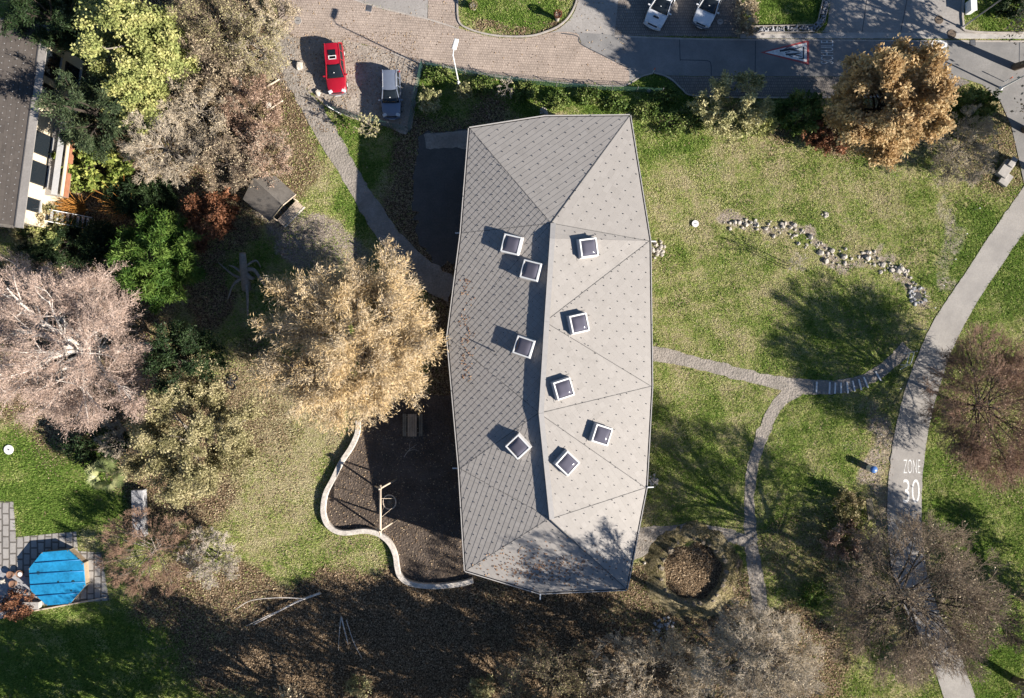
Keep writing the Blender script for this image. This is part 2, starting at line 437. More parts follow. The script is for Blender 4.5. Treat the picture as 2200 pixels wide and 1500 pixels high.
# road joints and markings
def strip(name, pts, w, z, m):
    return sheet(name, ribbon(pts, w), z, m, paved=False, parent=road)
strip("joint", [(1320, 78), (1480, 84), (1640, 86), (2290, 90)], 3.5, .0335, MT['kerb'])
for pts in ([(1460, 85), (1461, 127), (1462, 129)], [(1461, 129), (1500, 130), (1520, 131), (1527, 138), (1528, 163)], [(1623, 85), (1622, 164)], [(2190, 90), (2189, 150)]):
    strip("seam", pts, 1.6, .031, MT['paint_black'])
strip("seam", [(1205, 72), (1240, 78), (1248, 95), (1300, 122), (1352, 148)], 2.0, .0365, MT['paint_black'])
for pts in ([(1865, -20), (1852, 68)], [(1952, -20), (1935, 68)]):
    strip("seam", pts, 1.4, .031, MT['paint_black'])

def mark(name, pts, z, m): return sheet(name, pts, z, m, paved=False, parent=road)
mark("warning_triangle", [(1633, 113), (1738, 86), (1738, 140)], .033, MT['paint_red'])
mark("triangle_field", [(1643, 113), (1733, 92), (1733, 134)], .037, MT['paint_white'])
def blob(cx, cy, r): return [(cx + r * math.cos(a * .7854), cy + r * math.sin(a * .7854)) for a in range(8)]
pic = [blob(1677, 109.5, 2.6), blob(1690, 117.5, 2.5)]
for a, b, w0, w1 in (((1679, 109.5), (1697, 106), 4.5, 5.5), ((1696, 105), (1708, 106), 3.2, 2.6), ((1708, 106), (1722, 101), 2.6, 1.8), ((1697, 107), (1718, 111), 3, 2),
                     ((1682, 109), (1690, 103), 2, 1.6), ((1690, 103), (1700, 101), 1.8, 1.4), ((1692, 117.5), (1706, 117), 4, 4.6), ((1706, 116), (1721, 114), 2.8, 1.8),
                     ((1706, 118), (1722, 122), 2.8, 1.8), ((1694, 119), (1702, 123), 1.8, 1.4), ((1686, 114), (1697, 111), 1.6, 1.4), ((1726, 101), (1726, 127), 3, 3), ((1716, 126), (1726, 126), 2, 2)):
    a = np.array(a); b = np.array(b); d = (b - a) / np.linalg.norm(b - a); n = np.array((-d[1], d[0]))
    pic.append([a + n * w0 / 2, b + n * w1 / 2, b - n * w1 / 2, a - n * w0 / 2])
from mathutils.geometry import tessellate_polygon
pv, pf = [], []
for k, poly in enumerate(pic):
    b0 = len(pv); vs = [G(p[0], p[1], .041 + k * .0003) for p in poly]; pv += vs
    for t in tessellate_polygon([vs]):
        a, b, c = (vs[i] for i in t)
        pf.append(tuple(i + b0 for i in (t if (b - a).cross(c - a).z > 0 else (t[0], t[2], t[1]))))
me = bpy.data.meshes.new("children_pictogram"); me.from_pydata(pv, [], pf); link("children_pictogram", me, MT['paint_black'], road)

def lettering(txt, cx, cy, wpx, hpx, rot, z, parent, m, bold=.0):
    cu = bpy.data.curves.new("t", 'FONT'); cu.body = txt; cu.align_x = 'CENTER'; cu.align_y = 'CENTER'; cu.offset = bold; cu.resolution_u = 4
    t = bpy.data.objects.new("t", cu); COL.objects.link(t)
    bpy.context.view_layer.update()
    me = bpy.data.meshes.new_from_object(t.evaluated_get(bpy.context.evaluated_depsgraph_get()))
    bpy.data.objects.remove(t)
    co = np.array([v.co[:] for v in me.vertices]); lo = co.min(0); hi = co.max(0); c = (lo + hi) / 2
    Mx = Matrix.Translation(G(cx, cy, z)) @ Matrix.Rotation(rot, 4, 'Z') @ Matrix.Diagonal((M(wpx) / (hi[0] - lo[0]), M(hpx) / (hi[1] - lo[1]), 1, 1)) @ Matrix.Translation((-c[0], -c[1], -c[2]))
    me.transform(Mx)
    return link("lettering", me, m, parent)
lane = bpy.data.objects["lane"]
lettering("SCHULE", 1776.5, 112.5, 50, 27, math.pi / 2, .036, road, MT['paint_white'], -.012)
lettering("30", 2016, 107, 42, 38, math.pi / 2, .036, road, MT['paint_white'])
lettering("ZONE", 1958.5, 1002, 36, 30, 0, .042, lane, MT['paint_white'], -.012)
lettering("30", 1957.5, 1055, 36, 51, 0, .042, lane, MT['paint_white'], -.005)
rail = MB()
for k, (x0, y0, x1, y1) in enumerate([(1754, 820, 1753, 843), (1782, 821, 1781, 846), (1794, 822, 1793, 846), (1806, 822, 1806, 845), (1819, 821, 1821, 845),
                        (1831, 818, 1836, 841), (1844, 815, 1850, 838), (1855, 810, 1864, 833), (1880, 798, 1892, 818)]):
    o = MB().bar(G(x0, y0, .06), G(x1, y1, .06), .12, .12).build("step_edge", MT['white'], bevel=.01)
    tag(o, "pale step edging board across the gravel path towards the lane", "step edge", "step edges across the east path")

# kerbs (real steps)
def kerb(name, pts, w=.14, h=.12, m=None):
    b = MB(); c = smooth_open(pts, 5)
    poly = ribbon(pts, w * S)
    n = len(poly) // 2
    for i in range(n - 1):
        q = [poly[i], poly[i + 1], poly[2 * n - 2 - i], poly[2 * n - 1 - i]]
        q = [G(*p) for p in q]
        b.prism([(p.x, p.y) for p in q][::-1], 0, h)
    o = b.build(name, m or MT['kerb']); tag(o, kind="structure"); return o
kerb("kerb", [(984, -40), (983, 25), (988, 50), (1005, 62), (1040, 73), (1085, 79), (1140, 78), (1176, 68), (1200, 57), (1222, 37), (1238, 5), (1246, -40)])
kerb("kerb", [(1405, 157), (1425, 162), (1445, 173), (1465, 192), (1490, 206), (1600, 210), (1760, 210), (1900, 208)], .12, .09)
kerb("kerb", [(840, 114), (895, 133), (950, 143), (1000, 153), (1050, 162), (1100, 168), (1180, 175), (1250, 183), (1330, 185), (1352, 180), (1378, 165), (1402, 158)], .12, .07)
kerb("kerb", [(2072, -40), (2068, 48), (2095, 70), (2290, 71)], .16, .14)
kerb("kerb", [(738, -8), (795, 11), (860, 28), (920, 42), (985, 62)], .13, .05)

# ---------------------------------------------------------------- terrain with painted cover (grass / leaf litter / bare earth, school shade as dark litter)
# rows: channel(0 green,1 litter,2 earth), cx, cy, rx, ry, value, softness
ZONES = [
 (0, 800, 690, 2600, 2000, .44, .1),
 (0, 1240, 205, 330, 42, 1.05, .5), (0, 1120, 20, 110, 55, .95, .4), (0, 1690, 20, 110, 45, 1.1, .3), (0, 2150, 20, 90, 55, .95, .3),
 (0, 100, 1050, 190, 120, 1.05, .4), (0, 140, 1420, 330, 130, .95, .5), (0, 2120, 1000, 150, 330, .78, .5), (0, 2130, 560, 130, 130, .85, .5),
 (0, 1450, 330, 110, 60, .75, .7), (0, 1790, 760, 150, 120, .62, .7), (0, 1740, 980, 130, 170, .66, .7), (0, 1500, 1000, 130, 150, .60, .7),
 (0, 1600, 340, 120, 40, .28, .7), (0, 1480, 430, 110, 90, .36, .8), (0, 1880, 400, 130, 70, .40, .8), (0, 1450, 700, 70, 90, .36, .8),
 (0, 760, 360, 45, 120, .9, .5), (0, 880, 250, 160, 110, .85, .5), (0, 650, 380, 80, 120, .40, .7), (0, 560, 950, 190, 210, .10, .7), (1, 570, 960, 150, 170, .22, .8),
 (0, 1790, 1420, 120, 110, .6, .6), (0, 2120, 1400, 110, 130, .9, .5), (0, 480, 560, 110, 60, .75, .6), (0, 600, 720, 110, 90, .4, .7),
 (1, 1010, 1390, 640, 180, .98, .35), (1, 1470, 1300, 170, 110, .62, .6), (1, 420, 200, 240, 270, .75, .4), (1, 440, 1290, 150, 90, .7, .5),
 (1, 555, 850, 80, 130, .48, .7), (1, 600, 330, 90, 110, .62, .6), (1, 2150, 900, 130, 170, .46, .7), (1, 2120, 300, 110, 120, .5, .6), (1, 1740, 1180, 120, 90, .42, .7), (1, 1980, 1300, 170, 120, .46, .6),
 (1, 1640, 1420, 200, 130, .7, .5), (1, 160, 430, 200, 130, .8, .5), (1, 160, 740, 220, 240, .7, .5), (1, 380, 950, 150, 200, .7, .5), (1, 480, 470, 90, 90, .6, .6),
 (1, 1830, 270, 200, 60, .55, .7), (1, 1080, 20, 130, 12, .0, 1), (1, 1110, 66, 130, 16, .6, .7), (1, 440, 620, 60, 90, .7, .6),
 (2, 650, 505, 85, 45, .85, .7), (2, 610, 460, 60, 40, .7, .7), (2, 720, 550, 80, 45, .6, .7), (2, 640, 120, 60, 60, .8, .6), (1, 930, 420, 110, 180, .7, .5), (2, 1888, 985, 34, 120, .60, .8), (2, 1890, 1160, 24, 80, .62, .8), (0, 1890, 1000, 40, 150, .3, .7), (2, 2040, 540, 25, 150, .5, .8),  # the litter zone here paints the school's shade on the court side dark
 (1, 1040, 760, 130, 560, .8, .4), (1, 1487, 1226, 74, 70, .98, .3), (0, 1487, 1226, 74, 70, .1, .3),  # first zone: shade along the school put into the colour as litter
]
for _x, _y in ((1560, 481), (1595, 478), (1645, 484), (1690, 490), (1722, 508), (1758, 532), (1790, 552), (1830, 560), (1870, 556), (1905, 570), (1940, 584), (1960, 608), (1970, 634)): ZONES.append((2, _x, _y, 26, 15, .66, .7))
def cover(px, py):
    x = px + 14 * np.sin(py / 23.0 + 1.3) + 7 * np.sin(px / 9.0 + py / 13.0); y = py + 14 * np.sin(px / 27.0 + .4) + 6 * np.sin(py / 8.0 - px / 12.0)
    out = np.zeros(px.shape + (3,))
    for ch, cx, cy, rx, ry, v, s in ZONES:
        d = np.sqrt(((x - cx) / rx) ** 2 + ((y - cy) / ry) ** 2)
        w = np.clip((1.0 + s / 2 - d) / s, 0, 1); w = w * w * (3 - 2 * w)
        out[..., ch] = out[..., ch] * (1 - w) + v * w
    return out
def axis(h):
    a = np.arange(-h, h + .01, .28)
    far = np.array([2, 6, 14, 30, 60, 120, 220, 400.])
    return np.concatenate([(-h - far)[::-1], a, h + far])
gx = axis(48.0); gy = axis(34.0)
X, Y = np.meshgrid(gx, gy)
PXX = X * S + 1100; PYY = 750 - Y * S
Z = .012 * np.sin(X * .9 + np.sin(Y * .7)) * np.sin(Y * 1.1) - .014
V = np.stack([X, Y, Z], -1).reshape(-1, 3)
nx = len(gx); ny = len(gy)
i = np.arange(nx - 1)[None, :]; j = np.arange(ny - 1)[:, None]
F = np.stack([j * nx + i, j * nx + i + 1, (j + 1) * nx + i + 1, (j + 1) * nx + i], -1).reshape(-1, 4)
me = mesh_np(V, F, smooth=True)
cv = cover(PXX, PYY).reshape(-1, 3)
at = me.attributes.new("mask", 'FLOAT_COLOR', 'POINT')
at.data.foreach_set("color", np.concatenate([cv, np.ones((len(cv), 1))], 1).astype(np.float32).ravel())
tag(link("ground", me, MT['ground']), kind="structure")

# ---------------------------------------------------------------- the school building with its folded roof
RX = {}
for k, px, py, h in (("A", 1010, 277, 5.5), ("B", 1170, 252, 5.25), ("C", 1352, 250, 4.9), ("D", 1395, 518, 5.0), ("E", 1399, 830, 4.9), ("F", 1387, 1048, 4.7),
                     ("Gq", 1345, 1265, 4.7), ("H", 1160, 1273, 4.5), ("I", 1001, 1225, 4.5), ("J", 988, 1007, 5.1), ("K", 963, 725, 4.9), ("L", 992, 501, 5.35),
                     ("R1", 1184, 480, 6.85), ("MM", 1170, 692, 6.7), ("R2", 1158, 887, 6.55), ("R3", 1181, 1113, 6.05)):
    RX[k] = P(px, py, h)
def on_plane(k, a, b, c):
    """drop the eave point k onto the plane of its facet, keeping its place in the photograph"""
    n = (RX[b] - RX[a]).cross(RX[c] - RX[a]); o = Vector((0, 0, HC)); d = RX[k] - o
    RX[k] = o + d * ((RX[a] - o).dot(n) / d.dot(n))
on_plane("B", "A", "C", "R1"); on_plane("H", "R3", "Gq", "I")
UP = .40   # the east planes stand this much above the west planes along the ridge
RX["N1"] = RX["R1"].lerp(RX["MM"], .16)
for k in ("R1", "N1", "MM", "R2", "R3"):
    t = RX[k].copy(); t.z += UP; RX[k + "t"] = t
RX["R1t"].z = RX["R1"].z + .04
facets_w = [("A", "R1", "L"), ("L", "R1", "K"), ("K", "R1", "R2"), ("K", "R2", "J"), ("J", "R2", "R3"), ("J", "R3", "I")]
facets_n = [("A", "B", "C", "R1")]
facets_s = [("R3", "Gq", "H", "I")]
facets_e = [("R1t", "C", "D"), ("R1t", "D", "N1t"), ("N1t", "D", "MMt"), ("MMt", "D", "E"), ("MMt", "E", "R2t"), ("R2t", "E", "F"), ("R2t", "F", "R3t"), ("R3t", "F", "Gq")]
facets_e[0] = ("R1t", "C", "D"); 
school = thing("school_building", "school building under a pale folded metal roof with nine skylights", "building", (0, 0, 0))

def clip_poly(sub, cl):
    """Sutherland-Hodgman, cl convex and counter-clockwise"""
    out = sub
    for k in range(len(cl)):
        a = cl[k]; b = cl[(k + 1) % len(cl)]
        inp = out; out = []
        if not inp: return []
        def sd(p): return (b[0] - a[0]) * (p[1] - a[1]) - (b[1] - a[1]) * (p[0] - a[0])
        for q in range(len(inp)):
            p, r = inp[q], inp[(q + 1) % len(inp)]; sp, sr = sd(p), sd(r)
            if sp >= 0: out.append(p)
            if (sp >= 0) != (sr >= 0):
                t = sp / (sp - sr); out.append((p[0] + (r[0] - p[0]) * t, p[1] + (r[1] - p[1]) * t))
    return out
snow_guards = MB()  # small dark snow guards on the school shingles
def shingle_facet(pts, w, lift, tv, tf, tt, rng, guards=True, turn=0.0, inset=.004, rect=False):
    pts = [Vector(p) for p in pts]
    n = Vector((0, 0, 0))
    for k in range(len(pts)): n += pts[k].cross(pts[(k + 1) % len(pts)])
    n.normalize()
    if n.z < 0: n = -n; pts = pts[::-1]
    up = Vector((0, 0, 1)) - n * n.z; up = up.normalized() if up.length > 1e-4 else Vector((0, 1, 0))
    if turn: up = Matrix.Rotation(turn, 3, n) @ up
    e = up.cross(n)
    o = sum(pts, Vector()) / len(pts)
    flat = [((p - o).dot(e), (p - o).dot(up)) for p in pts]
    ar = sum(flat[k][0] * flat[(k + 1) % len(flat)][1] - flat[(k + 1) % len(flat)][0] * flat[k][1] for k in range(len(flat)))
    if ar < 0: flat = flat[::-1]
    us = [p[0] for p in flat]; vs = [p[1] for p in flat]
    hw = w / 2; g = inset
    for jj in range(int(min(vs) / hw) - 2, int(max(vs) / hw) + 3):
        for ii in range(int(min(us) / w) - 2, int(max(us) / w) + 3):
            cu = ii * w + (jj % 2) * hw; cvv = jj * hw
            if rect: dia = [(cu - hw + g, cvv - hw / 2 + g), (cu + hw - g, cvv - hw / 2 + g), (cu + hw - g, cvv + hw / 2 - g), (cu - hw + g, cvv + hw / 2 - g)]
            else: dia = [(cu - hw + g, cvv), (cu, cvv - hw + g), (cu + hw - g, cvv), (cu, cvv + hw - g)]
            q = clip_poly(dia, flat)
            if len(q) < 3: continue
            b0 = len(tv); t = float(np.clip(rng.normal(.5, .17), 0, 1)); L = len(q)
            for (a, b) in q:
                k = (cvv + hw - b) / w
                tv.append(o + e * a + up * b + n * (.006 + lift * k))
            for (a, b) in q: tv.append(o + e * a + up * b + n * .002)
            tf.append(tuple(range(b0, b0 + L)))
            for k in range(L): tf.append((b0 + k, b0 + L + k, b0 + L + (k + 1) % L, b0 + (k + 1) % L))
            tt += [t] * (2 * L)
            if guards and jj % 2 == 0 and (ii + jj // 2) % 2 == 0 and len(q) == 4:
                c = o + e * cu + up * (cvv - hw * .35) + n * .05
                Mx = Matrix((e, up, n)).transposed().to_4x4()
                snow_guards.box(c, (.055, .055, .06), M4=Mx)
    return n
def facet_mesh(name, groups, w, lift, m, parent, guards=True, turn=0.0, rect=False, inset=.004):
    rng = np.random.default_rng(3); tv, tf, tt = [], [], []
    for f in groups: shingle_facet([RX[k] if isinstance(k, str) else k for k in f], w, lift, tv, tf, tt, rng, guards, turn, inset, rect)
    me = bpy.data.meshes.new(name); me.from_pydata(tv, [], tf); me.update()
    a = me.attributes.new("tint", 'FLOAT', 'POINT'); a.data.foreach_set("value", np.array(tt, np.float32))
    return link(name, me, m, parent)
def roofmat(name, a, b, dirt, rough=.5, metal=0.0):
    m, nt, N, L, bs = newmat(name)
    at = N.new("ShaderNodeAttribute"); at.attribute_name = "tint"
    r = ramp(N, [(0, a), (1, b)]); L.new(at.outputs["Fac"], r.inputs[0])
    p = wpos(N); n = noise(N, .9, 6, .7); L.new(p, n.inputs["Vector"]); n2 = noise(N, 7, 5, .8); L.new(p, n2.inputs["Vector"])
    k = ramp(N, [(.52, (0, 0, 0)), (.78, (1, 1, 1))]); L.new(math_(N, L, 'ADD', math_(N, L, 'MULTIPLY', n.outputs[0], .5), math_(N, L, 'MULTIPLY', n2.outputs[0], .5)), k.inputs[0])
    c = mixc(N, L, math_(N, L, 'MULTIPLY', k.outputs[0], .5), r.outputs[0], dirt)
    L.new(c, bs.inputs["Base Color"]); bs.inputs["Roughness"].default_value = rough; bs.inputs["Specular IOR Level"].default_value = .3; bs.inputs["Metallic"].default_value = metal
    return m
MT['roof'] = roofmat("roof_shingle_coat", (.298, .276, .254), (.347, .323, .298), (.225, .208, .178), .5, .12)
MT['roof_flash'] = plain("roof_flashing", (.40, .38, .36), .5, var=.08)
MT['roof_seam'] = plain("roof_seam", (.10, .095, .09), .7)  # dark seams, and shade painted into the west shingle gaps
facet_mesh("roof", facets_n + facets_s + facets_e, .60, .024, MT['roof'], school)
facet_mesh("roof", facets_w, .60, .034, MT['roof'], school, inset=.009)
# roof deck under the shingles; west deck darkened as painted gap shade
deck = MB(); deck_w_gap_shade = MB()
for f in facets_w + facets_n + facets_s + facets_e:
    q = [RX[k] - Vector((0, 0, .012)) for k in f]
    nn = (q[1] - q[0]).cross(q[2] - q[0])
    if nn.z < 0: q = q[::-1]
    (deck_w_gap_shade if f in facets_w else deck).add(q, [tuple(range(len(q)))])
deck.build("roof_deck", MT['roof'], school); deck_w_gap_shade.build("roof_deck", MT['roof_seam'], school)
tag(snow_guards.build("snow_guards", MT['darkmetal'], school), kind="stuff")
# ridge upstand with its white cap
RK = ("R1", "N1", "MM", "R2", "R3")
rp = [RX[k] for k in RK]
b = MB()
for k in range(4):
    a0, a1 = rp[k], rp[k + 1]
    t0, t1 = RX[RK[k] + "t"], RX[RK[k + 1] + "t"]
    b.add([a0 - Vector((.02, 0, .05)), a1 - Vector((.02, 0, .05)), t1 + Vector((-.02, 0, .03)), t0 + Vector((-.02, 0, .03))], [(0, 1, 2, 3)])
    b.bar(t0 + Vector((.16, 0, .035)), t1 + Vector((.16, 0, .02)), .40, .05)
b.build("ridge_upstand", MT['roof_flash'], school)
# seams between the facets
b = MB()
for u, v in (("A", "R1"), ("L", "R1"), ("K", "R1"), ("K", "R2"), ("J", "R2"), ("J", "R3"), ("I", "R3"), ("C", "R1t"), ("D", "R1t"), ("D", "MMt"), ("E", "MMt"), ("E", "R2t"), ("F", "R2t"), ("F", "R3t"), ("Gq", "R3t")):
    b.bar(RX[u] + Vector((0, 0, .012)), RX[v] + Vector((0, 0, .012)), .055, .035)
b.build("roof_seams", MT['roof_seam'], school)
# gutter, fascia, walls
order = ["A", "B", "C", "D", "E", "F", "Gq", "H", "I", "J", "K", "L"]
ev = [RX[k] for k in order]
cen = sum(ev, Vector()) / len(ev)
g = MB(); g2 = MB(); wl = MB()
for k in range(12):
    a, c = ev[k], ev[(k + 1) % 12]
    d = (c - a).normalized(); out = Vector((d.y, -d.x, 0)).normalized()
    if out.dot(a - cen) < 0: out = -out
    g.bar(a + out * .13 + Vector((0, 0, -.02)) - d * .05, c + out * .13 + Vector((0, 0, -.02)) + d * .05, .07, .10)
    g2.bar(a + out * .03 + Vector((0, 0, -.12)), c + out * .03 + Vector((0, 0, -.12)), .16, .09)
    ia, ic = a + (cen - a).normalized() * .9, c + (cen - c).normalized() * .9
    wl.add([(ia.x, ia.y, 0), (ic.x, ic.y, 0), (ic.x, ic.y, c.z - .1), (ia.x, ia.y, a.z - .1)], [(0, 1, 2, 3)])
    wl.add([(ia.x, ia.y, a.z - .1), (ic.x, ic.y, c.z - .1), (c.x, c.y, c.z - .14), (a.x, a.y, a.z - .14)], [(0, 1, 2, 3)])
g.build("gutter", MT['roof_flash'], school)
g2.build("gutter_channel", MT['darkmetal'], school)
wl.build("wall", MT['wood_grey'], school)
# large windows on the long sides (under the eaves, seen from the side)
MT['glass'] = None
def glassmat(name, c, rough=.05):
    m, nt, N, L, bs = newmat(name)
    bs.inputs["Base Color"].default_value = rgba(c); bs.inputs["Roughness"].default_value = rough; bs.inputs["Specular IOR Level"].default_value = .6
    return m
MT['glass'] = glassmat("window_glass", (.015, .02, .025))
for k in (2, 3, 4, 9, 10, 11):
    a, c = ev[k], ev[(k + 1) % 12]
    ia, ic = a + (cen - a).normalized() * .9, c + (cen - c).normalized() * .9
    d = (ic - ia); d.z = 0; Ln = d.length; d.normalize(); out = Vector((d.y, -d.x, 0))
    if out.dot(a - cen) < 0: out = -out
    for t in (.25, .6):
        c0 = Vector((ia.x, ia.y, 0)) + d * Ln * t
        fr = MB().bar(c0 + out * .03 + Vector((0, 0, 1.6)), c0 + d * 2.2 + out * .03 + Vector((0, 0, 1.6)), .10, 2.0).build("window", MT['darkmetal'], school)
        MB().bar(c0 + d * .1 + out * .06 + Vector((0, 0, 1.6)), c0 + d * 2.1 + out * .06 + Vector((0, 0, 1.6)), .07, 1.8).build("pane", MT['glass'], fr)
# roof plane lookup
def roof_z(x, y):
    for f in facets_w + facets_n + facets_s + facets_e:
        q = [RX[k] for k in f]
        for t in range(1, len(q) - 1):
            a, bb, c = q[0], q[t], q[t + 1]
            d = (bb.y - c.y) * (a.x - c.x) + (c.x - bb.x) * (a.y - c.y)
            if abs(d) < 1e-6: continue
            u = ((bb.y - c.y) * (x - c.x) + (c.x - bb.x) * (y - c.y)) / d; v = ((c.y - a.y) * (x - c.x) + (a.x - c.x) * (y - c.y)) / d
            if u >= -.001 and v >= -.001 and u + v <= 1.001: return u * a.z + v * bb.z + (1 - u - v) * c.z, (bb - a).cross(c - a).normalized()
    return 5.0, Vector((0, 0, 1))
MT['dome'] = glassmat("skylight_dome", (.10, .095, .12), .08)
MT['curb'] = plain("skylight_curb", (.62, .60, .58), .4, .1, var=.06)
for px, py, ang in ((1101, 525, 14), (1143, 581, 15), (1128, 745, 18), (1115, 959, 46), (1261, 532, -8), (1241, 695, -12), (1208, 835, -16), (1290, 934, 18), (1216, 995, 43)):
    z = 6.3
    for _ in range(3):
        p = P(px, py, z + .45); z, nn = roof_z(p.x, p.y)
    if nn.z < 0: nn = -nn
    p = P(px, py, z + .45); z, nn = roof_z(p.x, p.y)
    if nn.z < 0: nn = -nn
    e = Vector((math.cos(math.radians(-ang)), math.sin(math.radians(-ang)), 0)); e = (e - nn * e.dot(nn)).normalized(); f = nn.cross(e)
    R = Matrix((e, f, nn)).transposed().to_4x4()
    sk = bpy.data.objects.new("skylight", None); COL.objects.link(sk); sk.parent = school
    sk.matrix_local = Matrix.Translation((p.x, p.y, z)) @ R
    w = .80; h = .46
    # flashing apron + tapered curb
    MB().box((0, 0, h / 2), (2 * w, 2 * w, h + .1), taper=.86).build("curb", MT['curb'], sk, bevel=.02)
    MB().box((0, 0, .03), (2 * w + .22, 2 * w + .22, .04)).build("apron", MT['roof'], sk)
    fr = MB(); t = .11; o_ = w * .90
    for (cx, cy, dx, dy) in ((0, o_ - t / 2, 2 * o_, t), (0, -o_ + t / 2, 2 * o_, t), (o_ - t / 2, 0, t, 2 * o_ - 2 * t), (-o_ + t / 2, 0, t, 2 * o_ - 2 * t)):
        fr.box((cx, cy, h + .09), (dx, dy, .09))
    fr.build("frame", MT['white'], sk, bevel=.015)
    n = 10; r = o_ - t; vs = []; fs = []
    for a in range(n + 1):
        for bq in range(n + 1):
            u = a / n * 2 - 1; v = bq / n * 2 - 1
            vs.append((u * r, v * r, h + .07 + .17 * (1 - u ** 4) * (1 - v ** 4)))
    for a in range(n):
        for bq in range(n): fs.append((a * (n + 1) + bq, (a + 1) * (n + 1) + bq, (a + 1) * (n + 1) + bq + 1, a * (n + 1) + bq + 1))
    m_ = MB(); m_.v = vs; m_.f = fs; m_.build("dome_pane", MT['dome'], sk, smooth=True)
# vent pipe on the west slope, overflow spouts at the eaves
p = P(1062, 755, 6.2); z, _ = roof_z(p.x, p.y)
MB().cyl((p.x, p.y, z - .05), .05, .75, 10).build("vent_pipe", MT['darkmetal'], school)
for (px, py, dx, dy) in ((990, 501, -.45, 0), (984, 1006, -.45, 0), (1398, 519, .4, 0), (1391, 1047, .5, .02), (1161, 1275, -.02, -.5)):
    a = P(px, py, 4.75)
    MB().bar(a + Vector((0, 0, .05)), a + Vector((dx, dy, .03)), .09, .07).build("spout", MT['white'], school)

# ---------------------------------------------------------------- trees and shrubs
def unit(v): return v / np.maximum(np.linalg.norm(v, axis=-1, keepdims=True), 1e-6)
def bez(a, b, mid, m):
    t = np.linspace(0, 1, m + 1)[None, :, None]
    return (1 - t) ** 2 * a[:, None] + 2 * t * (1 - t) * mid[:, None] + t * t * b[:, None]
def at_t(pts, idx, t):
    m = pts.shape[1] - 1; f = t * m; i = np.minimum(f.astype(int), m - 1); w = (f - i)[:, None]
    p = pts[idx, i] * (1 - w) + pts[idx, i + 1] * w; d = unit(pts[idx, i + 1] - pts[idx, i]); return p, d
def segs(pts, r0, r1):
    m = pts.shape[1] - 1; t = np.linspace(0, 1, m + 1)[None, :]
    r = r0[:, None] * (1 - t) + r1[:, None] * t
    return pts[:, :-1].reshape(-1, 3), pts[:, 1:].reshape(-1, 3), r[:, :-1].ravel(), r[:, 1:].ravel()
def grow(rng, base, cen, rad, n, r0, tf=.35, up=.25, bend=.22, low=-.25, shell=(.55, 1.0), spread=1.0, lean=None, droop=0.0, l2=.42):
    """trunk and branch levels as lists of (curve points, radius start, radius end)"""
    top = cen + np.array([0, 0, rad[2] * .25])
    if lean is not None: top = top + lean
    tr = bez(base[None], top[None], ((base + top) / 2 + rng.normal(0, .05, 3) * np.linalg.norm(top - base) * np.array([1, 1, .2]))[None], 8)
    lv = [(tr, np.array([r0]), np.array([r0 * .35]))]
    v = unit(rng.normal(size=(n[0] * 6, 3))); v = v[v[:, 2] > low][:n[0]]; k = len(v)
    # spread the limb targets more evenly
    for _ in range(6):
        d = v[:, None] - v[None]; q = (d ** 2).sum(-1) + np.eye(k) + .02; v = unit(v + .04 * (d / q[..., None]).sum(1)); v[:, 2] = np.maximum(v[:, 2], low)
    e = cen + v * rad * rng.uniform(shell[0], shell[1], (k, 1))
    hfrac = np.clip((e[:, 2] - base[2]) / max(top[2] - base[2], .1), 0, 1.3)
    t = np.clip(tf + (1 - tf) * (hfrac - .35) * rng.uniform(.5, 1.0, k), tf, .97)
    s, _ = at_t(tr, np.zeros(k, int), t)
    mid = (s + e) / 2 + rng.normal(0, bend, (k, 3)) * np.linalg.norm(e - s, axis=1)[:, None] * .5 + np.array([0, 0, 1]) * (np.linalg.norm(e - s, axis=1) * up * .35)[:, None]
    lr = r0 * .42 * (np.linalg.norm(e - s, axis=1) / np.linalg.norm(rad) * 1.2 + .25)
    lv.append((bez(s, e, mid, 6), lr, lr * .28))
    Lm = np.linalg.norm(rad[:2]) * .7
    for lvl, nn in enumerate(n[1:]):
        pp, pr0, pr1 = lv[-1]; N = len(pp)
        idx = np.repeat(np.arange(N), nn); t = rng.uniform(.3, 1.0, len(idx)) ** .8
        s, d = at_t(pp, idx, t)
        out = unit((s - cen) / rad)
        dr = unit(d * .75 + rng.normal(0, .62, s.shape) * spread + out * .42 + np.array([0, 0, up]) - np.array([0, 0, droop * (lvl + 1)]))
        L = Lm * l2 * (.52 ** lvl) * rng.uniform(.55, 1.35, len(idx)) * (1.15 - .5 * t)
        e = s + dr * L[:, None]
        q = np.linalg.norm((e - cen) / rad, axis=1)
        bad = q > 1.16
        e[bad] = s[bad] + (e[bad] - s[bad]) * np.maximum(.35, 1 - (q[bad] - 1.16) * 1.5)[:, None]
        e[:, 2] = np.maximum(e[:, 2], .05)
        mid = (s + e) / 2 + rng.normal(0, bend * .6, s.shape) * L[:, None] - np.array([0, 0, droop * .3]) * L[:, None]
        a = (pr0[idx] * (1 - t) + pr1[idx] * t) * .62
        lv.append((bez(s, e, mid, 3 if lvl < len(n) - 2 else 2), a, a * .35))
    return lv
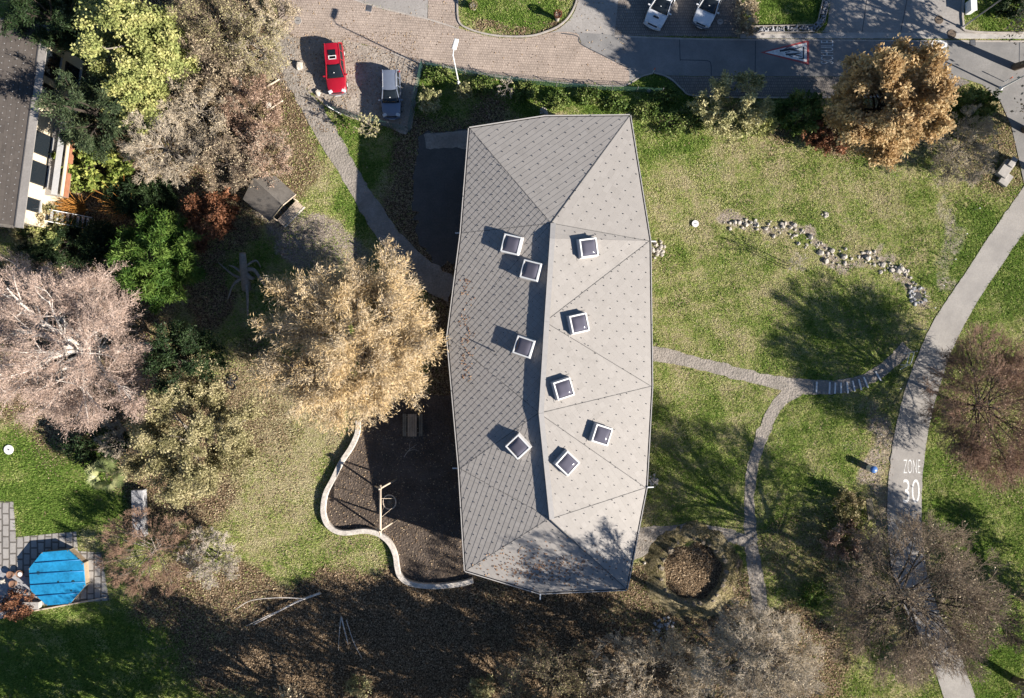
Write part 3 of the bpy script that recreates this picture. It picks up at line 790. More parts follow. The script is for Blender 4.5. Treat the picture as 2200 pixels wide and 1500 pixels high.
def leaves(rng, lv, count, size, aspect=.6, jitter=.1, droop=0.0, flat=.3, along=.5, use=(-1, -2), wobble=.25):
    V = []; T = []
    for u, share in zip(use, (.65, .35) if len(use) == 2 else (1.0,)):
        pp = lv[u][0]; k = int(count * share); idx = rng.integers(0, len(pp), k)
        p, d = at_t(pp, idx, rng.uniform(.25, 1, k))
        p = p + rng.normal(0, jitter, p.shape)
        tg = unit(d * along + rng.normal(0, 1, p.shape) * (1 - along) - np.array([0, 0, droop]))
        nm = unit(np.cross(tg, rng.normal(0, 1, p.shape)) + np.array([0, 0, flat])); sd = unit(np.cross(tg, nm))
        L = size * rng.uniform(.6, 1.4, (k, 1)); Wd = L * aspect * .5
        a = p - tg * L * .1; m1 = p + tg * L * .45
        V.append(np.stack([a, m1 + sd * Wd, p + tg * L - nm * L * .12, m1 - sd * Wd], 1).reshape(-1, 3))
        clump = .5 + wobble * np.sin(p[:, 0] * 1.7 + 2 * np.sin(p[:, 1] * 1.1)) * np.cos(p[:, 1] * 1.9 + p[:, 2] * 1.3)
        T.append(np.repeat(np.clip(clump + rng.normal(0, .2, k), 0, 1), 4))
    V = np.concatenate(V); F = np.arange(len(V)).reshape(-1, 4)
    return V, F, np.concatenate(T)
def wood_mesh(levels, sides):
    Vs, Fs, o = [], [], 0
    for (pts, a, b), n in zip(levels, sides):
        v, f = tubes_np(*segs(pts, a, b), n=n); Vs.append(v); Fs.append(f + o); o += len(v)
    return mesh_np(np.concatenate(Vs), np.concatenate(Fs), smooth=True)

def tree(name, label, cat, px, py, rx, ry, H, n, r0, bark, twig=None, leaf=None, nleaf=0, lsize=.2, lkw=None, group=None, seed=1, hc=.6, rz=None, off=(0, 0), rmin=.006, **kw):
    rng = np.random.default_rng(seed * 101 + 17)
    h = H * hc; f = (HC - h) / HC
    c = np.array(P(px, py, h)); rad = np.array([M(rx) * f, M(ry) * f, H * .42 if rz is None else rz])
    base = np.array([c[0] + off[0], c[1] + off[1], -.05])
    lv = grow(rng, base, c, rad, n, r0, **kw)
    lv = [(p, np.maximum(a, rmin * 1.4), np.maximum(b, rmin)) for p, a, b in lv]
    t = thing(name, label, cat, base, 0, group)
    k = 3 if len(lv) > 3 else 2
    link("trunk", wood_mesh(lv[:k], [10, 6, 4][:k]), bark, t, True)
    if leaf is not None:
        V, F, T = leaves(rng, lv, nleaf, lsize, **(lkw or {}))
        if len(lv) > k: link("twigs", wood_mesh(lv[k:], [3] * len(lv[k:])), twig or bark, t, True)
        link("crown", mesh_np(V, F, T), leaf, t, True)
    else:
        link("crown", wood_mesh(lv[k:], [3] * len(lv[k:])), twig or bark, t, True)
    return t

# leaf colours
MT['lf_gold'] = leafmat("golden_willow_leaf", [(.53, .375, .18), (.56, .425, .25), (.56, .465, .34)], .30)
MT['lf_oak'] = leafmat("russet_oak_leaf", [(.31, .20, .09), (.48, .34, .18), (.58, .45, .26)], .45)
MT['lf_yel'] = leafmat("yellow_green_leaf", [(.16, .19, .06), (.31, .33, .115), (.48, .45, .19)], .3)
MT['lf_olive'] = leafmat("olive_yellow_leaf", [(.16, .15, .065), (.31, .275, .14), (.47, .41, .245)], .3)
MT['lf_dark'] = leafmat("dark_evergreen_leaf", [(.010, .020, .008), (.022, .042, .014), (.045, .07, .024)], .12)
MT['lf_green'] = leafmat("bright_bamboo_leaf", [(.03, .075, .012), (.07, .13, .022), (.15, .22, .045)], .25)
MT['lf_conif'] = leafmat("conifer_needle", [(.016, .030, .014), (.04, .06, .026), (.085, .105, .05)], .1)
MT['lf_ivy'] = leafmat("large_pale_leaf", [(.07, .11, .02), (.20, .24, .055), (.42, .42, .12)], .25)
MT['lf_varieg'] = leafmat("variegated_leaf", [(.08, .09, .03), (.24, .21, .10), (.42, .33, .20)], .25)
MT['lf_pale'] = leafmat("pale_cream_leaf", [(.16, .17, .07), (.36, .34, .17), (.55, .50, .28)], .3)
MT['lf_red'] = leafmat("red_brown_leaf", [(.07, .028, .015), (.16, .07, .036), (.28, .13, .07)], .2)
MT['lf_hedge'] = leafmat("bramble_leaf", [(.035, .065, .012), (.09, .14, .028), (.22, .25, .08)], .2)
MT['lf_beech'] = leafmat("dry_beech_leaf", [(.27, .185, .14), (.40, .29, .23), (.50, .385, .31)], .25)
MT['lf_tan'] = leafmat("tan_dry_leaf", [(.20, .155, .095), (.36, .29, .19), (.52, .44, .31)], .2)
MT['lf_tanred'] = leafmat("dry_reddish_leaf", [(.16, .10, .07), (.31, .21, .15), (.46, .34, .26)], .2)
MT['tw_pink'] = plain("pinkish_twig", (.60, .46, .385), .85, var=.2)
MT['tw_grey'] = plain("grey_twig", (.53, .45, .345), .85, var=.2)
MT['tw_brown'] = plain("brown_twig", (.25, .19, .135), .9, var=.25)
MT['tw_red'] = plain("reddish_twig", (.30, .19, .13), .9, var=.25)
MT['tw_orange'] = plain("orange_willow_stem", (.50, .22, .045), .7, var=.3)
MT['tw_pale'] = plain("pale_twig", (.52, .45, .38), .85, var=.15)

# golden willow beside the school
tree("willow_tree", "big golden leaved willow between the school and the west lawn", "tree", 755, 733, 190, 186, 11.5, (46, 9, 8), .34, MT['bark_grey'], MT['tw_pale'],
     MT['lf_gold'], 140000, .26, dict(aspect=.17, jitter=.20, droop=.30, along=.6, flat=.2, wobble=.3), seed=3, hc=.58, rz=4.1, low=-.35, shell=(.5, 1.0), up=.15, off=(.6, -2.0), droop=.12, spread=.9)
# russet oak by the road
tree("oak_tree", "round russet leaved oak between the road and the north lawn corner", "tree", 1922, 214, 114, 111, 12.3, (30, 8, 7), .32, MT['bark'], MT['tw_brown'],
     MT['lf_oak'], 95000, .24, dict(aspect=.65, jitter=.2, along=.3, flat=.25, wobble=.35), seed=5, hc=.57, rz=4.6, low=-.5, shell=(.5, 1.0))
# yellow green tree
for k, (px, py, rx, ry, H, lab) in enumerate(((290, 95, 92, 95, 11.5, "tall yellow-green leaved tree by the thicket, biggest of the three crowns"), (355, 120, 62, 62, 9.0, "yellow-green crown reaching towards the bare thicket"), (292, 205, 46, 72, 8.0, "narrow yellow-green crown above the dark conifer"))):
    tree("maple_tree", lab, "tree", px, py, rx, ry, H, (18, 7, 6), .2, MT['bark_grey'], MT['tw_grey'], MT['lf_yel'], 32000, .20, dict(aspect=.7, jitter=.18, along=.2, flat=.4, wobble=.35), group="yellow-green trees by the west house", seed=11 + k, low=-.2)
# beech with white limbs
tree("beech_tree", "huge pinkish beech with silver limbs at the west edge", "tree", 140, 745, 195, 195, 15.0, (26, 9, 9, 7), .5, MT['bark_white'], MT['tw_pink'],
     MT['lf_beech'], 80000, .085, dict(aspect=.6, jitter=.13, along=.3, flat=.4, wobble=.3), seed=21, hc=.58, rz=5.6, low=-.15, up=.2, shell=(.45, 1.0), bend=.35, off=(2.0, 0))
# olive yellow tree
tree("hornbeam_tree", "fine leaved olive-yellow tree between the beech and the west lawn", "tree", 408, 938, 128, 138, 10.0, (24, 8, 7), .24, MT['bark_grey'], MT['tw_grey'],
     MT['lf_olive'], 90000, .14, dict(aspect=.7, jitter=.15, along=.2, flat=.3, wobble=.35), seed=31, low=-.3)
tree("yew_tree", "dark olive tree touching the beech crown on its lawn side", "tree", 392, 780, 70, 95, 9.5, (18, 8, 7), .2, MT['bark'], MT['bark'],
     MT['lf_dark'], 24000, .20, dict(aspect=.4, jitter=.14, along=.4, flat=.3), seed=33, low=-.3)
tree("evergreen_shrub", "tall bright green bamboo clump by the dark west garden", "shrub", 338, 558, 82, 92, 5.5, (26, 8, 6), .10, MT['bark'], MT['lf_green'],
     MT['lf_green'], 30000, .30, dict(aspect=.22, jitter=.14, along=.55, droop=.3, flat=.1, wobble=.35), seed=35, low=-.2, tf=.1)
# dark conifers
for k, (px, py, rx, ry, H, m, lab) in enumerate(((205, 245, 88, 78, 10, 'lf_conif', "dark feathery conifer in front of the house balcony"), (95, 35, 95, 62, 11, 'lf_dark', "dark evergreen above the house roof end in the corner"), (300, 425, 80, 30, 2.0, 'lf_dark', "low dark evergreen below the grey bare tree"), (150, 520, 125, 40, 2.2, 'lf_dark', "dark evergreen hedge mass above the beech crown"))):
    tree("conifer_tree", lab, "tree", px, py, rx, ry, H, (24, 8, 6), .2, MT['bark_dark'], MT['bark_dark'], MT[m], 26000, .24, dict(aspect=.25, jitter=.12, along=.6, droop=.15, flat=.5), group="dark evergreens around the west house", seed=41 + k, low=-.4, tf=.15, up=.05)
# leafy shrubs
SH = [
 ("leafy_shrub", "yellow-green large leaved shrub below the house balcony", 200, 358, 80, 42, 3.2, 'lf_ivy', 5200, .32, .85),
 ("leafy_shrub", "variegated shrub at the house corner beside the orange stems", 82, 468, 56, 66, 3.5, 'lf_varieg', 7000, .20, .7),
 ("leafy_shrub", "yellowish shrub just above the beech crown by the house", 95, 508, 45, 26, 3.0, 'lf_yel', 3000, .2, .7),
 ("leafy_shrub", "red-brown round shrub next to the wooden hut", 452, 468, 56, 60, 3.6, 'lf_red', 9000, .18, .7),
 ("leafy_shrub", "pale cream leaved shrub on the fence side of the silver car", 922, 214, 25, 25, 2.2, 'lf_pale', 1700, .16, .7),
 ("leafy_shrub", "small pale shrub below the white street lamp", 996, 198, 15, 16, 1.6, 'lf_pale', 800, .14, .7),
 ("leafy_shrub", "tall cream leaved shrub beside the brick pavement", 1580, 228, 88, 62, 4.2, 'lf_pale', 9500, .22, .55),
 ("leafy_shrub", "yellow leaved shrub between the cream shrub and the oak", 1632, 262, 42, 34, 2.6, 'lf_yel', 2800, .2, .6),
 ("leafy_shrub", "shaded dark shrub under the oak towards the brick pavement", 1715, 245, 62, 42, 2.6, 'lf_hedge', 6500, .2, .6),
 ("leafy_shrub", "green and brown shrub under the lawn edge of the oak", 1790, 290, 60, 36, 2.4, 'lf_red', 5000, .2, .6),
 ("leafy_shrub", "green shrub between the oak and the bare bush", 2085, 232, 52, 42, 2.6, 'lf_hedge', 5500, .22, .6),
 ("leafy_shrub", "yellow flowering shrub beside the lower bench", 1848, 1140, 34, 18, 1.3, 'lf_yel', 1300, .16, .5),
 ("leafy_shrub", "dull green shrub behind the upper bench", 1822, 1090, 30, 44, 1.4, 'lf_varieg', 2200, .18, .6),
 ("leafy_shrub", "brown leaved shrub behind the lower bench", 1815, 1165, 46, 40, 1.6, 'lf_tanred', 3000, .18, .6),
 ("leafy_shrub", "small green shrub in the lower lawn near the bare trees", 1745, 1280, 26, 26, 1.2, 'lf_green', 1300, .18, .5),
 ("leafy_shrub", "brown hedge shrub beside the shaded car park", 1604, 28, 20, 52, 1.8, 'lf_tan', 3600, .16, .5),
 ("leafy_shrub", "dark round shrub in the corner planting bed by the lamp pole", 2172, 16, 34, 26, 1.6, 'lf_dark', 3000, .18, .6),
 ("leafy_shrub", "rusty brown shrub beside the terrace gravel", 35, 1300, 40, 28, 1.2, 'lf_red', 2600, .15, .6),
 ("leafy_shrub", "dark green shrub between the beech and the palm", 215, 965, 80, 34, 2.2, 'lf_dark', 5500, .2, .5),
 ("leafy_shrub", "low pale shrub at the bottom edge beside the bare trees", 770, 1475, 26, 22, 1.0, 'lf_pale', 1200, .14, .6),
 ("leafy_shrub", "low cream shrub at the bottom edge below the school", 1035, 1478, 30, 22, 1.0, 'lf_pale', 1400, .14, .6),
]
for k, (nm, lab, px, py, rx, ry, H, m, nl, ls, asp) in enumerate(SH):
    tree(nm, lab, "shrub", px, py, rx, ry, H, (16, 6, 5), .05, MT['bark'], MT['tw_brown'], MT[m], nl, ls, dict(aspect=asp, jitter=.10, along=.3, flat=.4, wobble=.35), group="leafy shrubs", seed=60 + k, tf=.03, low=-.1, hc=.5, rz=H * .5)
# bramble bank along the fence
BR = [(940, 162, 30, 14), (1035, 182, 26, 14), (1128, 196, 30, 18), (1196, 216, 26, 18), (1262, 205, 30, 16), (1322, 222, 26, 20), (1392, 236, 28, 26), (1442, 266, 30, 28), (1490, 252, 30, 28), (1432, 205, 30, 14)]
for k, (px, py, rx, ry) in enumerate(BR):
    tree("bramble_bush", "green bramble bush in the bank between the brick road and the school roof", "bush", px, py, rx, ry, .75, (14, 6, 4), .03, MT['bark'], MT['tw_brown'], MT['lf_hedge'], 1500, .16,
         dict(aspect=.65, jitter=.14, along=.2, flat=.5, wobble=.4), group="bramble bushes along the fence", seed=90 + k, tf=.02, low=0, hc=.45, rz=.36)
# palm
pt = thing("palm_tree", "fan palm with radiating fronds beside the shaded garden lawn", "palm", P(228, 1022, 2.4) * 1.0)
pt.location.z = 0
rng = np.random.default_rng(5)
MB().tube([(0, 0, 0), (.05, .03, 1.2), (0, 0, 2.3)], .16, 8, .12).build("trunk", MT['bark'], pt)
V = []; T = []
for k in range(34):
    az = rng.uniform(0, 6.283); el = rng.uniform(-.25, 1.25); d = np.array([math.cos(az) * math.cos(el), math.sin(az) * math.cos(el), math.sin(el)])
    c = np.array([0, 0, 2.3]) + d * rng.uniform(.7, 1.15); s = unit(np.cross(d, [0, 0, 1.0])); nn = np.cross(s, d); tn = rng.uniform(0, 1)
    for q in range(19):
        a = (q - 9) / 9 * 1.75; dd = unit(d * math.cos(a) + s * math.sin(a) - np.array([0, 0, .22])); L = rng.uniform(.6, .85); sd = unit(np.cross(dd, nn)) * .03
        V += [c, c + dd * L * .5 + sd, c + dd * L - np.array([0, 0, .10]), c + dd * L * .5 - sd]; T += [tn] * 4
MT['lf_palm'] = leafmat("palm_frond", [(.06, .085, .03), (.16, .19, .075), (.36, .36, .17)], .1, .4)
link("crown", mesh_np(np.array(V), np.arange(len(V)).reshape(-1, 4), np.array(T)), MT['lf_palm'], pt)

# bare trees and bushes: (label, px, py, rx, ry, H, n, bark, twig, leaf, nleaf, hc)
BARE = [
 ("grey bare tree with radiating pale twigs above the dark evergreen", 348, 318, 84, 80, 7.0, (20, 8, 7, 6), 'bark_grey', 'tw_grey', 'lf_tan', 1500, .6),
 ("dark bare tree beside the wooden hut", 492, 352, 60, 66, 6.5, (16, 7, 6, 6), 'bark_dark', 'tw_brown', 'lf_tan', 1500, .6),
 ("bare brown tree at the top of the thicket", 455, 45, 90, 75, 7.5, (20, 8, 7, 5), 'bark', 'tw_brown', 'lf_olive', 5200, .6),
 ("bare bush with sparse yellow leaves beside the gravel path head", 545, 100, 68, 75, 5.5, (18, 8, 6, 5), 'bark_grey', 'tw_grey', 'lf_olive', 5000, .6),
 ("bare grey-brown bush in the middle of the thicket", 440, 150, 80, 65, 6.5, (18, 8, 7, 5), 'bark', 'tw_brown', 'lf_tan', 4500, .6),
 ("tangled bare bush between the yellow-green tree and the pale boulder", 425, 232, 78, 62, 6.0, (18, 8, 7, 5), 'bark_grey', 'tw_grey', 'lf_tan', 2500, .6),
 ("bare reddish bush next to the pale boulder", 540, 235, 72, 68, 4.5, (16, 8, 6, 5), 'bark', 'tw_red', 'lf_tanred', 5200, .6),
 ("bare bush with tan leaves above the hut roof", 560, 330, 68, 62, 4.0, (16, 8, 6, 5), 'bark', 'tw_grey', 'lf_tanred', 7000, .6),
 ("small bare bush at the top edge beside the brick road", 585, 25, 45, 42, 4.0, (14, 7, 6, 5), 'bark', 'tw_grey', 'lf_tan', 2500, .6),
 ("purplish bare bush behind the blue pool", 320, 1190, 105, 82, 3.6, (20, 8, 7, 6), 'bark_grey', 'tw_red', None, 0, .6),
 ("pale twiggy bush left of the dark litter lawn", 455, 1205, 62, 62, 3.4, (16, 8, 7, 6), 'bark_grey', 'tw_pale', 'lf_pale', 900, .6),
 ("small grey bare bush between the beech and the olive tree", 255, 945, 42, 45, 3.5, (14, 7, 6, 5), 'bark_grey', 'tw_grey', None, 0, .6),
 ("bare grey bush below the oak by the lane", 2068, 318, 76, 80, 4.2, (20, 8, 7, 6), 'bark_grey', 'tw_grey', 'lf_olive', 1200, .6),
 ("large red-brown bare tree at the right edge beside the lane", 2128, 875, 118, 165, 7.5, (34, 10, 8, 7), 'bark_dark', 'tw_red', 'lf_tanred', 2600, .6),
 ("large dark bare tree spreading over the lane end", 1968, 1300, 190, 165, 13.0, (30, 9, 9, 6), 'bark_dark', 'tw_brown', 'lf_tan', 3600, .62),
 ("pale twiggy bare tree at the bottom beside the dark bare tree", 1630, 1430, 130, 110, 15.5, (28, 10, 9, 6), 'bark_grey', 'tw_grey', 'lf_tan', 6500, .62),
 ("bare tree at the bottom edge below the school", 1390, 1448, 125, 82, 9.0, (22, 8, 7, 5), 'bark', 'tw_grey', 'lf_tan', 5000, .6),
 ("low tangled bare tree at the bottom edge below the forked branches and the school end", 1185, 1462, 120, 66, 7.5, (22, 8, 7, 5), 'bark', 'tw_brown', 'lf_olive', 4500, .6),
 ("bare bush in the bottom right corner", 2150, 1330, 60, 90, 6.0, (16, 8, 6, 5), 'bark_dark', 'tw_brown', None, 0, .6),
]
for k, (lab, px, py, rx, ry, H, n, bk, tw, lf, nl, hc) in enumerate(BARE):
    bush = H < 6
    tree("bare_bush" if bush else "bare_tree", lab, "bush" if bush else "tree", px, py, rx, ry, H, n, .05 + H * .014, MT[bk], MT[tw], MT[lf] if lf else None, int(nl * 1.5), .11,
         dict(aspect=.7, jitter=.12, along=.2, flat=.4, wobble=.3), group="bare bushes" if bush else "bare trees", seed=120 + k, hc=hc, tf=.08 if bush else .3, low=-.2, up=.22, rmin=.008, bend=.28)
# trees standing just beyond the bottom and right edges of the photograph; only their shade reaches it
OUT = [(420, 1730, 150, 130, 13), (760, 1700, 150, 130, 14), (1080, 1690, 150, 120, 13), (1370, 1720, 140, 130, 14), (1960, 1690, 150, 130, 14), (2440, 1400, 120, 120, 11), (590, 1640, 130, 110, 12), (1220, 1630, 120, 100, 12), (260, 1650, 120, 100, 11), (2340, 220, 110, 100, 12), (2420, 330, 130, 130, 13), (1720, 1730, 140, 130, 14), (90, 1740, 150, 130, 13), (2330, 1560, 140, 120, 13), (2330, 60, 120, 110, 13)]
for k, (px, py, rx, ry, H) in enumerate(OUT):
    tree("bare_tree", "bare brown woodland tree beyond the edge of the lawn", "tree", px, py, rx, ry, H, (16, 7, 6, 4), .34, MT['bark'], MT['tw_brown'], MT['lf_tan'], 7000, .22, dict(aspect=.7, jitter=.3), group="woodland trees beyond the lawn", seed=160 + k, rmin=.012)

# orange stemmed shrubs
for k, (px, py, lab) in enumerate(((172, 448, "orange stemmed willow shrub beside the house stairs"), (278, 450, "orange stemmed willow shrub away from the house"))):
    rng = np.random.default_rng(200 + k); b0 = np.array(P(px + 8, py, 0)); N = 110
    e = b0 + np.stack([rng.normal(-.7, .9, N), rng.normal(0, .95, N), rng.uniform(1.2, 2.6, N)], 1)
    s = b0 + rng.normal(0, .14, (N, 3)) * np.array([1, 1, 0])
    pts = bez(s, e, (s + e) / 2 + np.array([0, 0, .35]), 4)
    t = thing("willow_shrub", lab, "shrub", b0, 0, "orange stemmed shrubs")
    link("stems", wood_mesh([(pts, np.full(N, .022), np.full(N, .008))], [4]), MT['tw_orange'], t, True)
# small staked saplings and thin trees
def sapling(px, py, H, lab, m='tw_pale', nl=120, stakes=True, lf='lf_pale', wide=.28):
    rng = np.random.default_rng(int(px)); b0 = np.array(G(px, py)); c = b0 + np.array([0, 0, H * .68])
    lv = grow(rng, b0, c, np.array([H * wide, H * wide, H * .34]), (9, 6, 5), .035, tf=.3)
    lv = [(p, np.maximum(a, .010), np.maximum(q, .006)) for p, a, q in lv]
    t = thing("sapling", lab, "sapling", b0, 0, "young lawn trees")
    link("trunk", wood_mesh(lv[:2], [6, 5]), MT['bark_grey'], t, True)
    link("twigs", wood_mesh(lv[2:], [3, 3]), MT[m], t, True)
    if nl: V, F, T = leaves(rng, lv, nl, .16, jitter=.05); link("crown", mesh_np(V, F, T), MT[lf], t, True)
    if stakes:
        for d in (-.22, .22): MB().cyl((d * .4, d, 0), .035, H * .62, 8).build("stake", MT['wood_pale'], t)
    return t
sapling(1690, 572, 3.4, "thin staked sapling below the rock bed on the north lawn", nl=30)
sapling(2001, 362, 3.0, "thin staked sapling below the oak near the bare bush", nl=20)
sapling(1087, 200, 2.6, "white twigged sapling above the school roof corner", nl=30, stakes=False, wide=.34)
sapling(803, 284, 3.2, "sapling with curled pale leaves at the wire fence corner", nl=420, stakes=False, wide=.36)

# ---------------------------------------------------------------- rocks
from mathutils import noise as mnoise
def rock_mesh(seed, squash=.7, rough=.35, sub=2):
    import bmesh
    bm = bmesh.new(); bmesh.ops.create_icosphere(bm, subdivisions=sub, radius=1.0)
    for v in bm.verts:
        d = v.co.normalized(); q = d * 1.1 + Vector((seed * 7.3, seed * 3.1, seed))
        r = 1 + rough * mnoise.noise(q) + .18 * mnoise.noise(q * 3)
        c = d * r
        for ax in (Vector((1, .3, .2)), Vector((-.4, 1, .1)), Vector((.2, -.5, 1)), Vector((-1, -.2, .5))):
            ax = ax.normalized(); k = c.dot(ax)
            if k > .72: c -= ax * (k - .72)
        v.co = Vector((c.x, c.y * .8, c.z * squash))
    me = bpy.data.meshes.new("rock"); bm.to_mesh(me); bm.free(); return me
ROCKS = []
for k in range(7):
    me = rock_mesh(k + 1, .55 + .05 * k, .4, 2 if k < 5 else 1); me.materials.append(MT['rock']); ROCKS.append(me)
GREYS = []
for k in range(3):
    me = rock_mesh(k + 20, .6); me.materials.append(MT['rock_grey']); GREYS.append(me)
def put_rock(rng, px, py, r, label, group, meshes=ROCKS, name="rock", cat="rock", stretch=1.0, z=None):
    o = bpy.data.objects.new(name, meshes[rng.integers(len(meshes))]); COL.objects.link(o)
    o.location = G(px, py, r * .22 if z is None else z); o.scale = (r * stretch, r, r * rng.uniform(.8, 1.2)); o.rotation_euler = (rng.normal(0, .25), rng.normal(0, .25), rng.uniform(0, 6.28))
    return tag(o, label, cat, group)
rng = np.random.default_rng(77)
row = smooth_open([(1556, 482), (1595, 478), (1645, 484), (1690, 488), (1722, 508), (1758, 532), (1790, 552), (1830, 560), (1870, 556), (1905, 570), (1940, 582), (1958, 606), (1966, 632)], 8)
row = np.array(row); seglen = np.linalg.norm(np.diff(row, axis=0), axis=1); cum = np.concatenate([[0], np.cumsum(seglen)])
for k in range(182):
    t = rng.uniform(0, 1) * cum[-1]; i = min(np.searchsorted(cum, t) - 1, len(row) - 2); i = max(i, 0)
    wdt = 9 + 9 * math.sin(math.pi * t / cum[-1]); p = row[i] + rng.normal(0, 1, 2) * wdt * .5
    put_rock(rng, p[0], p[1], float(np.clip(rng.lognormal(-2.15, .55), .05, .34)), "pale limestone rock in the curved dry stream bed across the north lawn", "rocks in the curved stone bed")
for cx, cy, sd, cnt, lab, gr, ms, r0 in ((1414, 536, 11, 34, "pale stone in the soakaway heap at the east eave", "stones under the east eave", ROCKS, .16),
        (1168, 240, 8, 14, "pale stone in the heap at the north eave", "stones at the north eave", ROCKS, .17), (1403, 1034, 9, 24, "pale stone in the heap at the south-east eave", "stones at the south-east eave", ROCKS, .13),
        (1972, 634, 11, 30, "grey stone in the ring around the drain by the lane", "stones around the lane drain", GREYS, .14), (1773, 462, 4, 6, "pale stone in the tiny pile above the curved stone bed", "tiny stone pile on the lawn", ROCKS, .16)):
    for k in range(cnt):
        q = rng.normal(0, 1, 2) * sd * .7
        if gr.endswith("drain"): a = rng.uniform(0, 6.28); q = np.array((math.cos(a), math.sin(a))) * rng.normal(16, 3)
        put_rock(rng, cx + q[0], cy + q[1], r0 * rng.uniform(.6, 1.5), lab, gr, ms)
for k in range(24):
    q = rng.normal(0, 1, 2) * 11; put_rock(rng, 1420 + q[0], 1350 + q[1], .13 * rng.uniform(.7, 1.6), "grey stone in the shaded heap below the stone ring", "stones in the shaded heap", GREYS)
MB().cyl(G(1972, 636, .005), .33, .03, 18).build("drain_cover", MT['darkmetal']); tag(bpy.data.objects["drain_cover"], "dark round drain cover ringed by grey stones by the lane", "drain cover")
bm_ = []
for k in range(5):
    me = rock_mesh(k + 40, .8, .35, 3); me.materials.append(MT['boulder']); bm_.append(me)
for px, py, r, st, lab, ms in ((644, 142, .36, 1.5, "pale upright boulder in the red car's shadow", ROCKS), (683, 200, .28, 1.4, "pale block beside the red car's front", ROCKS),
        (510, 180, .50, 1.6, "large pale boulder inside the thicket", ROCKS), (578, 226, .30, 1.4, "pale boulder between the log and the gravel path", ROCKS), (533, 36, .3, 1.5, "pale boulder at the top of the thicket", ROCKS),
        (190, 32, .5, 2.0, "grey slab boulder above the house roof end", GREYS), (1394, 195, .2, 1.2, "white stone in the bramble bank", ROCKS), (1384, 1209, .2, 1.0, "white round stone at the path beside the stone ring", ROCKS), (8, 1248, .3, 1.3, "white stone at the terrace gravel edge", ROCKS)):
    o = put_rock(rng, px, py, r, lab, None, ms, "boulder", "boulder", 1.0); o.scale = (r, r * st, r * 1.6); o.rotation_euler = (0, 0, rng.normal(0, .3))
# stone ring (raised bank with boulders set in it)
cx, cy = 1487, 1226
prof = [(4.3, -.02), (3.75, .18), (3.3, .42), (2.95, .50), (2.62, .46), (2.50, .0)]
vs, fs = [], []
n = 64; rng = np.random.default_rng(9)
for q in range(n):
    a = q / n * 6.2832; wob = 1 + .03 * math.sin(a * 5 + 1) + .03 * math.sin(a * 9)
    low = 1.0 if not (1.0 < a < 2.5) else .45
    for r, z in prof:
        vs.append(G(cx, cy) + Vector((math.cos(a) * r * wob, math.sin(a) * r * wob, z * low + rng.normal(0, .03))))
k = len(prof)
for q in range(n):
    for t in range(k - 1): fs.append((q * k + t, ((q + 1) % n) * k + t, ((q + 1) % n) * k + t + 1, q * k + t + 1))
mb = MB(); mb.v = vs; mb.f = fs
MT['earth'] = speckle("leafy_earth", (.075, .055, .038), (.15, .115, .08), (.035, .027, .02), 7, .8, 1.0, dist=.1)
o = mb.build("earth_bank", MT['ground'], smooth=True); tag(o, kind="structure")
at = o.data.attributes.new("mask", 'FLOAT_COLOR', 'POINT'); at.data.foreach_set("color", np.tile([.1, .42, .2, 1.0], len(o.data.vertices)).astype(np.float32))
for q in range(24):
    a = q / 24 * 6.283 + rng.normal(0, .07)
    if 1.75 < a < 2.4 and q % 2: continue
    r = 2.80 + rng.normal(0, .1); s = rng.uniform(.14, .30) * (1.35 if 2.3 < a < 3.6 else 1)
    p = (cx + math.cos(a) * r * S, cy - math.sin(a) * r * S)
    o = put_rock(rng, p[0], p[1], s, "rounded boulder set in the round earth bank beside the entrance path", "boulders of the stone ring", bm_, "boulder", "boulder", 1.2, z=.42)

# ---------------------------------------------------------------- vehicles
def carpaint(name, c, metal=0.0, rough=.25):
    m, nt, N, L, bs = newmat(name)
    tc = N.new("ShaderNodeTexCoord").outputs["Object"]; n = noise(N, 3, 5, .7); L.new(tc, n.inputs["Vector"])
    r = ramp(N, [(.35, tuple(x * .9 for x in c)), (.7, c)]); L.new(n.outputs[0], r.inputs[0]); L.new(r.outputs[0], bs.inputs["Base Color"])
    rr = ramp(N, [(.3, (rough,) * 3), (.7, (rough + .15,) * 3)]); L.new(n.outputs[0], rr.inputs[0]); L.new(rr.outputs[0], bs.inputs["Roughness"])
    bs.inputs["Metallic"].default_value = metal; bs.inputs["Coat Weight"].default_value = .5; bs.inputs["Coat Roughness"].default_value = .08
    return m
MT['car_red'] = carpaint("red_car_paint", (.36, .008, .022))
MT['car_silver'] = carpaint("silver_car_paint", (.22, .255, .33), .35, .28)  # the blue is sky reflection put into the paint colour
MT['car_white'] = carpaint("white_car_paint", (.78, .79, .80))
MT['carglass'] = glassmat("car_glass", (.012, .016, .02), .04)
MT['tyre'] = plain("tyre_rubber", (.02, .02, .02), .9)
MT['lamp'] = glassmat("headlamp_glass", (.62, .64, .66), .15)
MT['tail'] = glassmat("tail_lamp", (.35, .01, .015), .2)
MT['plate'] = plain("plate_white", (.75, .75, .75), .5, var=.03)
MT['trim'] = plain("black_trim", (.03, .03, .032), .6)
MT['bumper'] = plain("grey_bumper", (.17, .17, .18), .6)

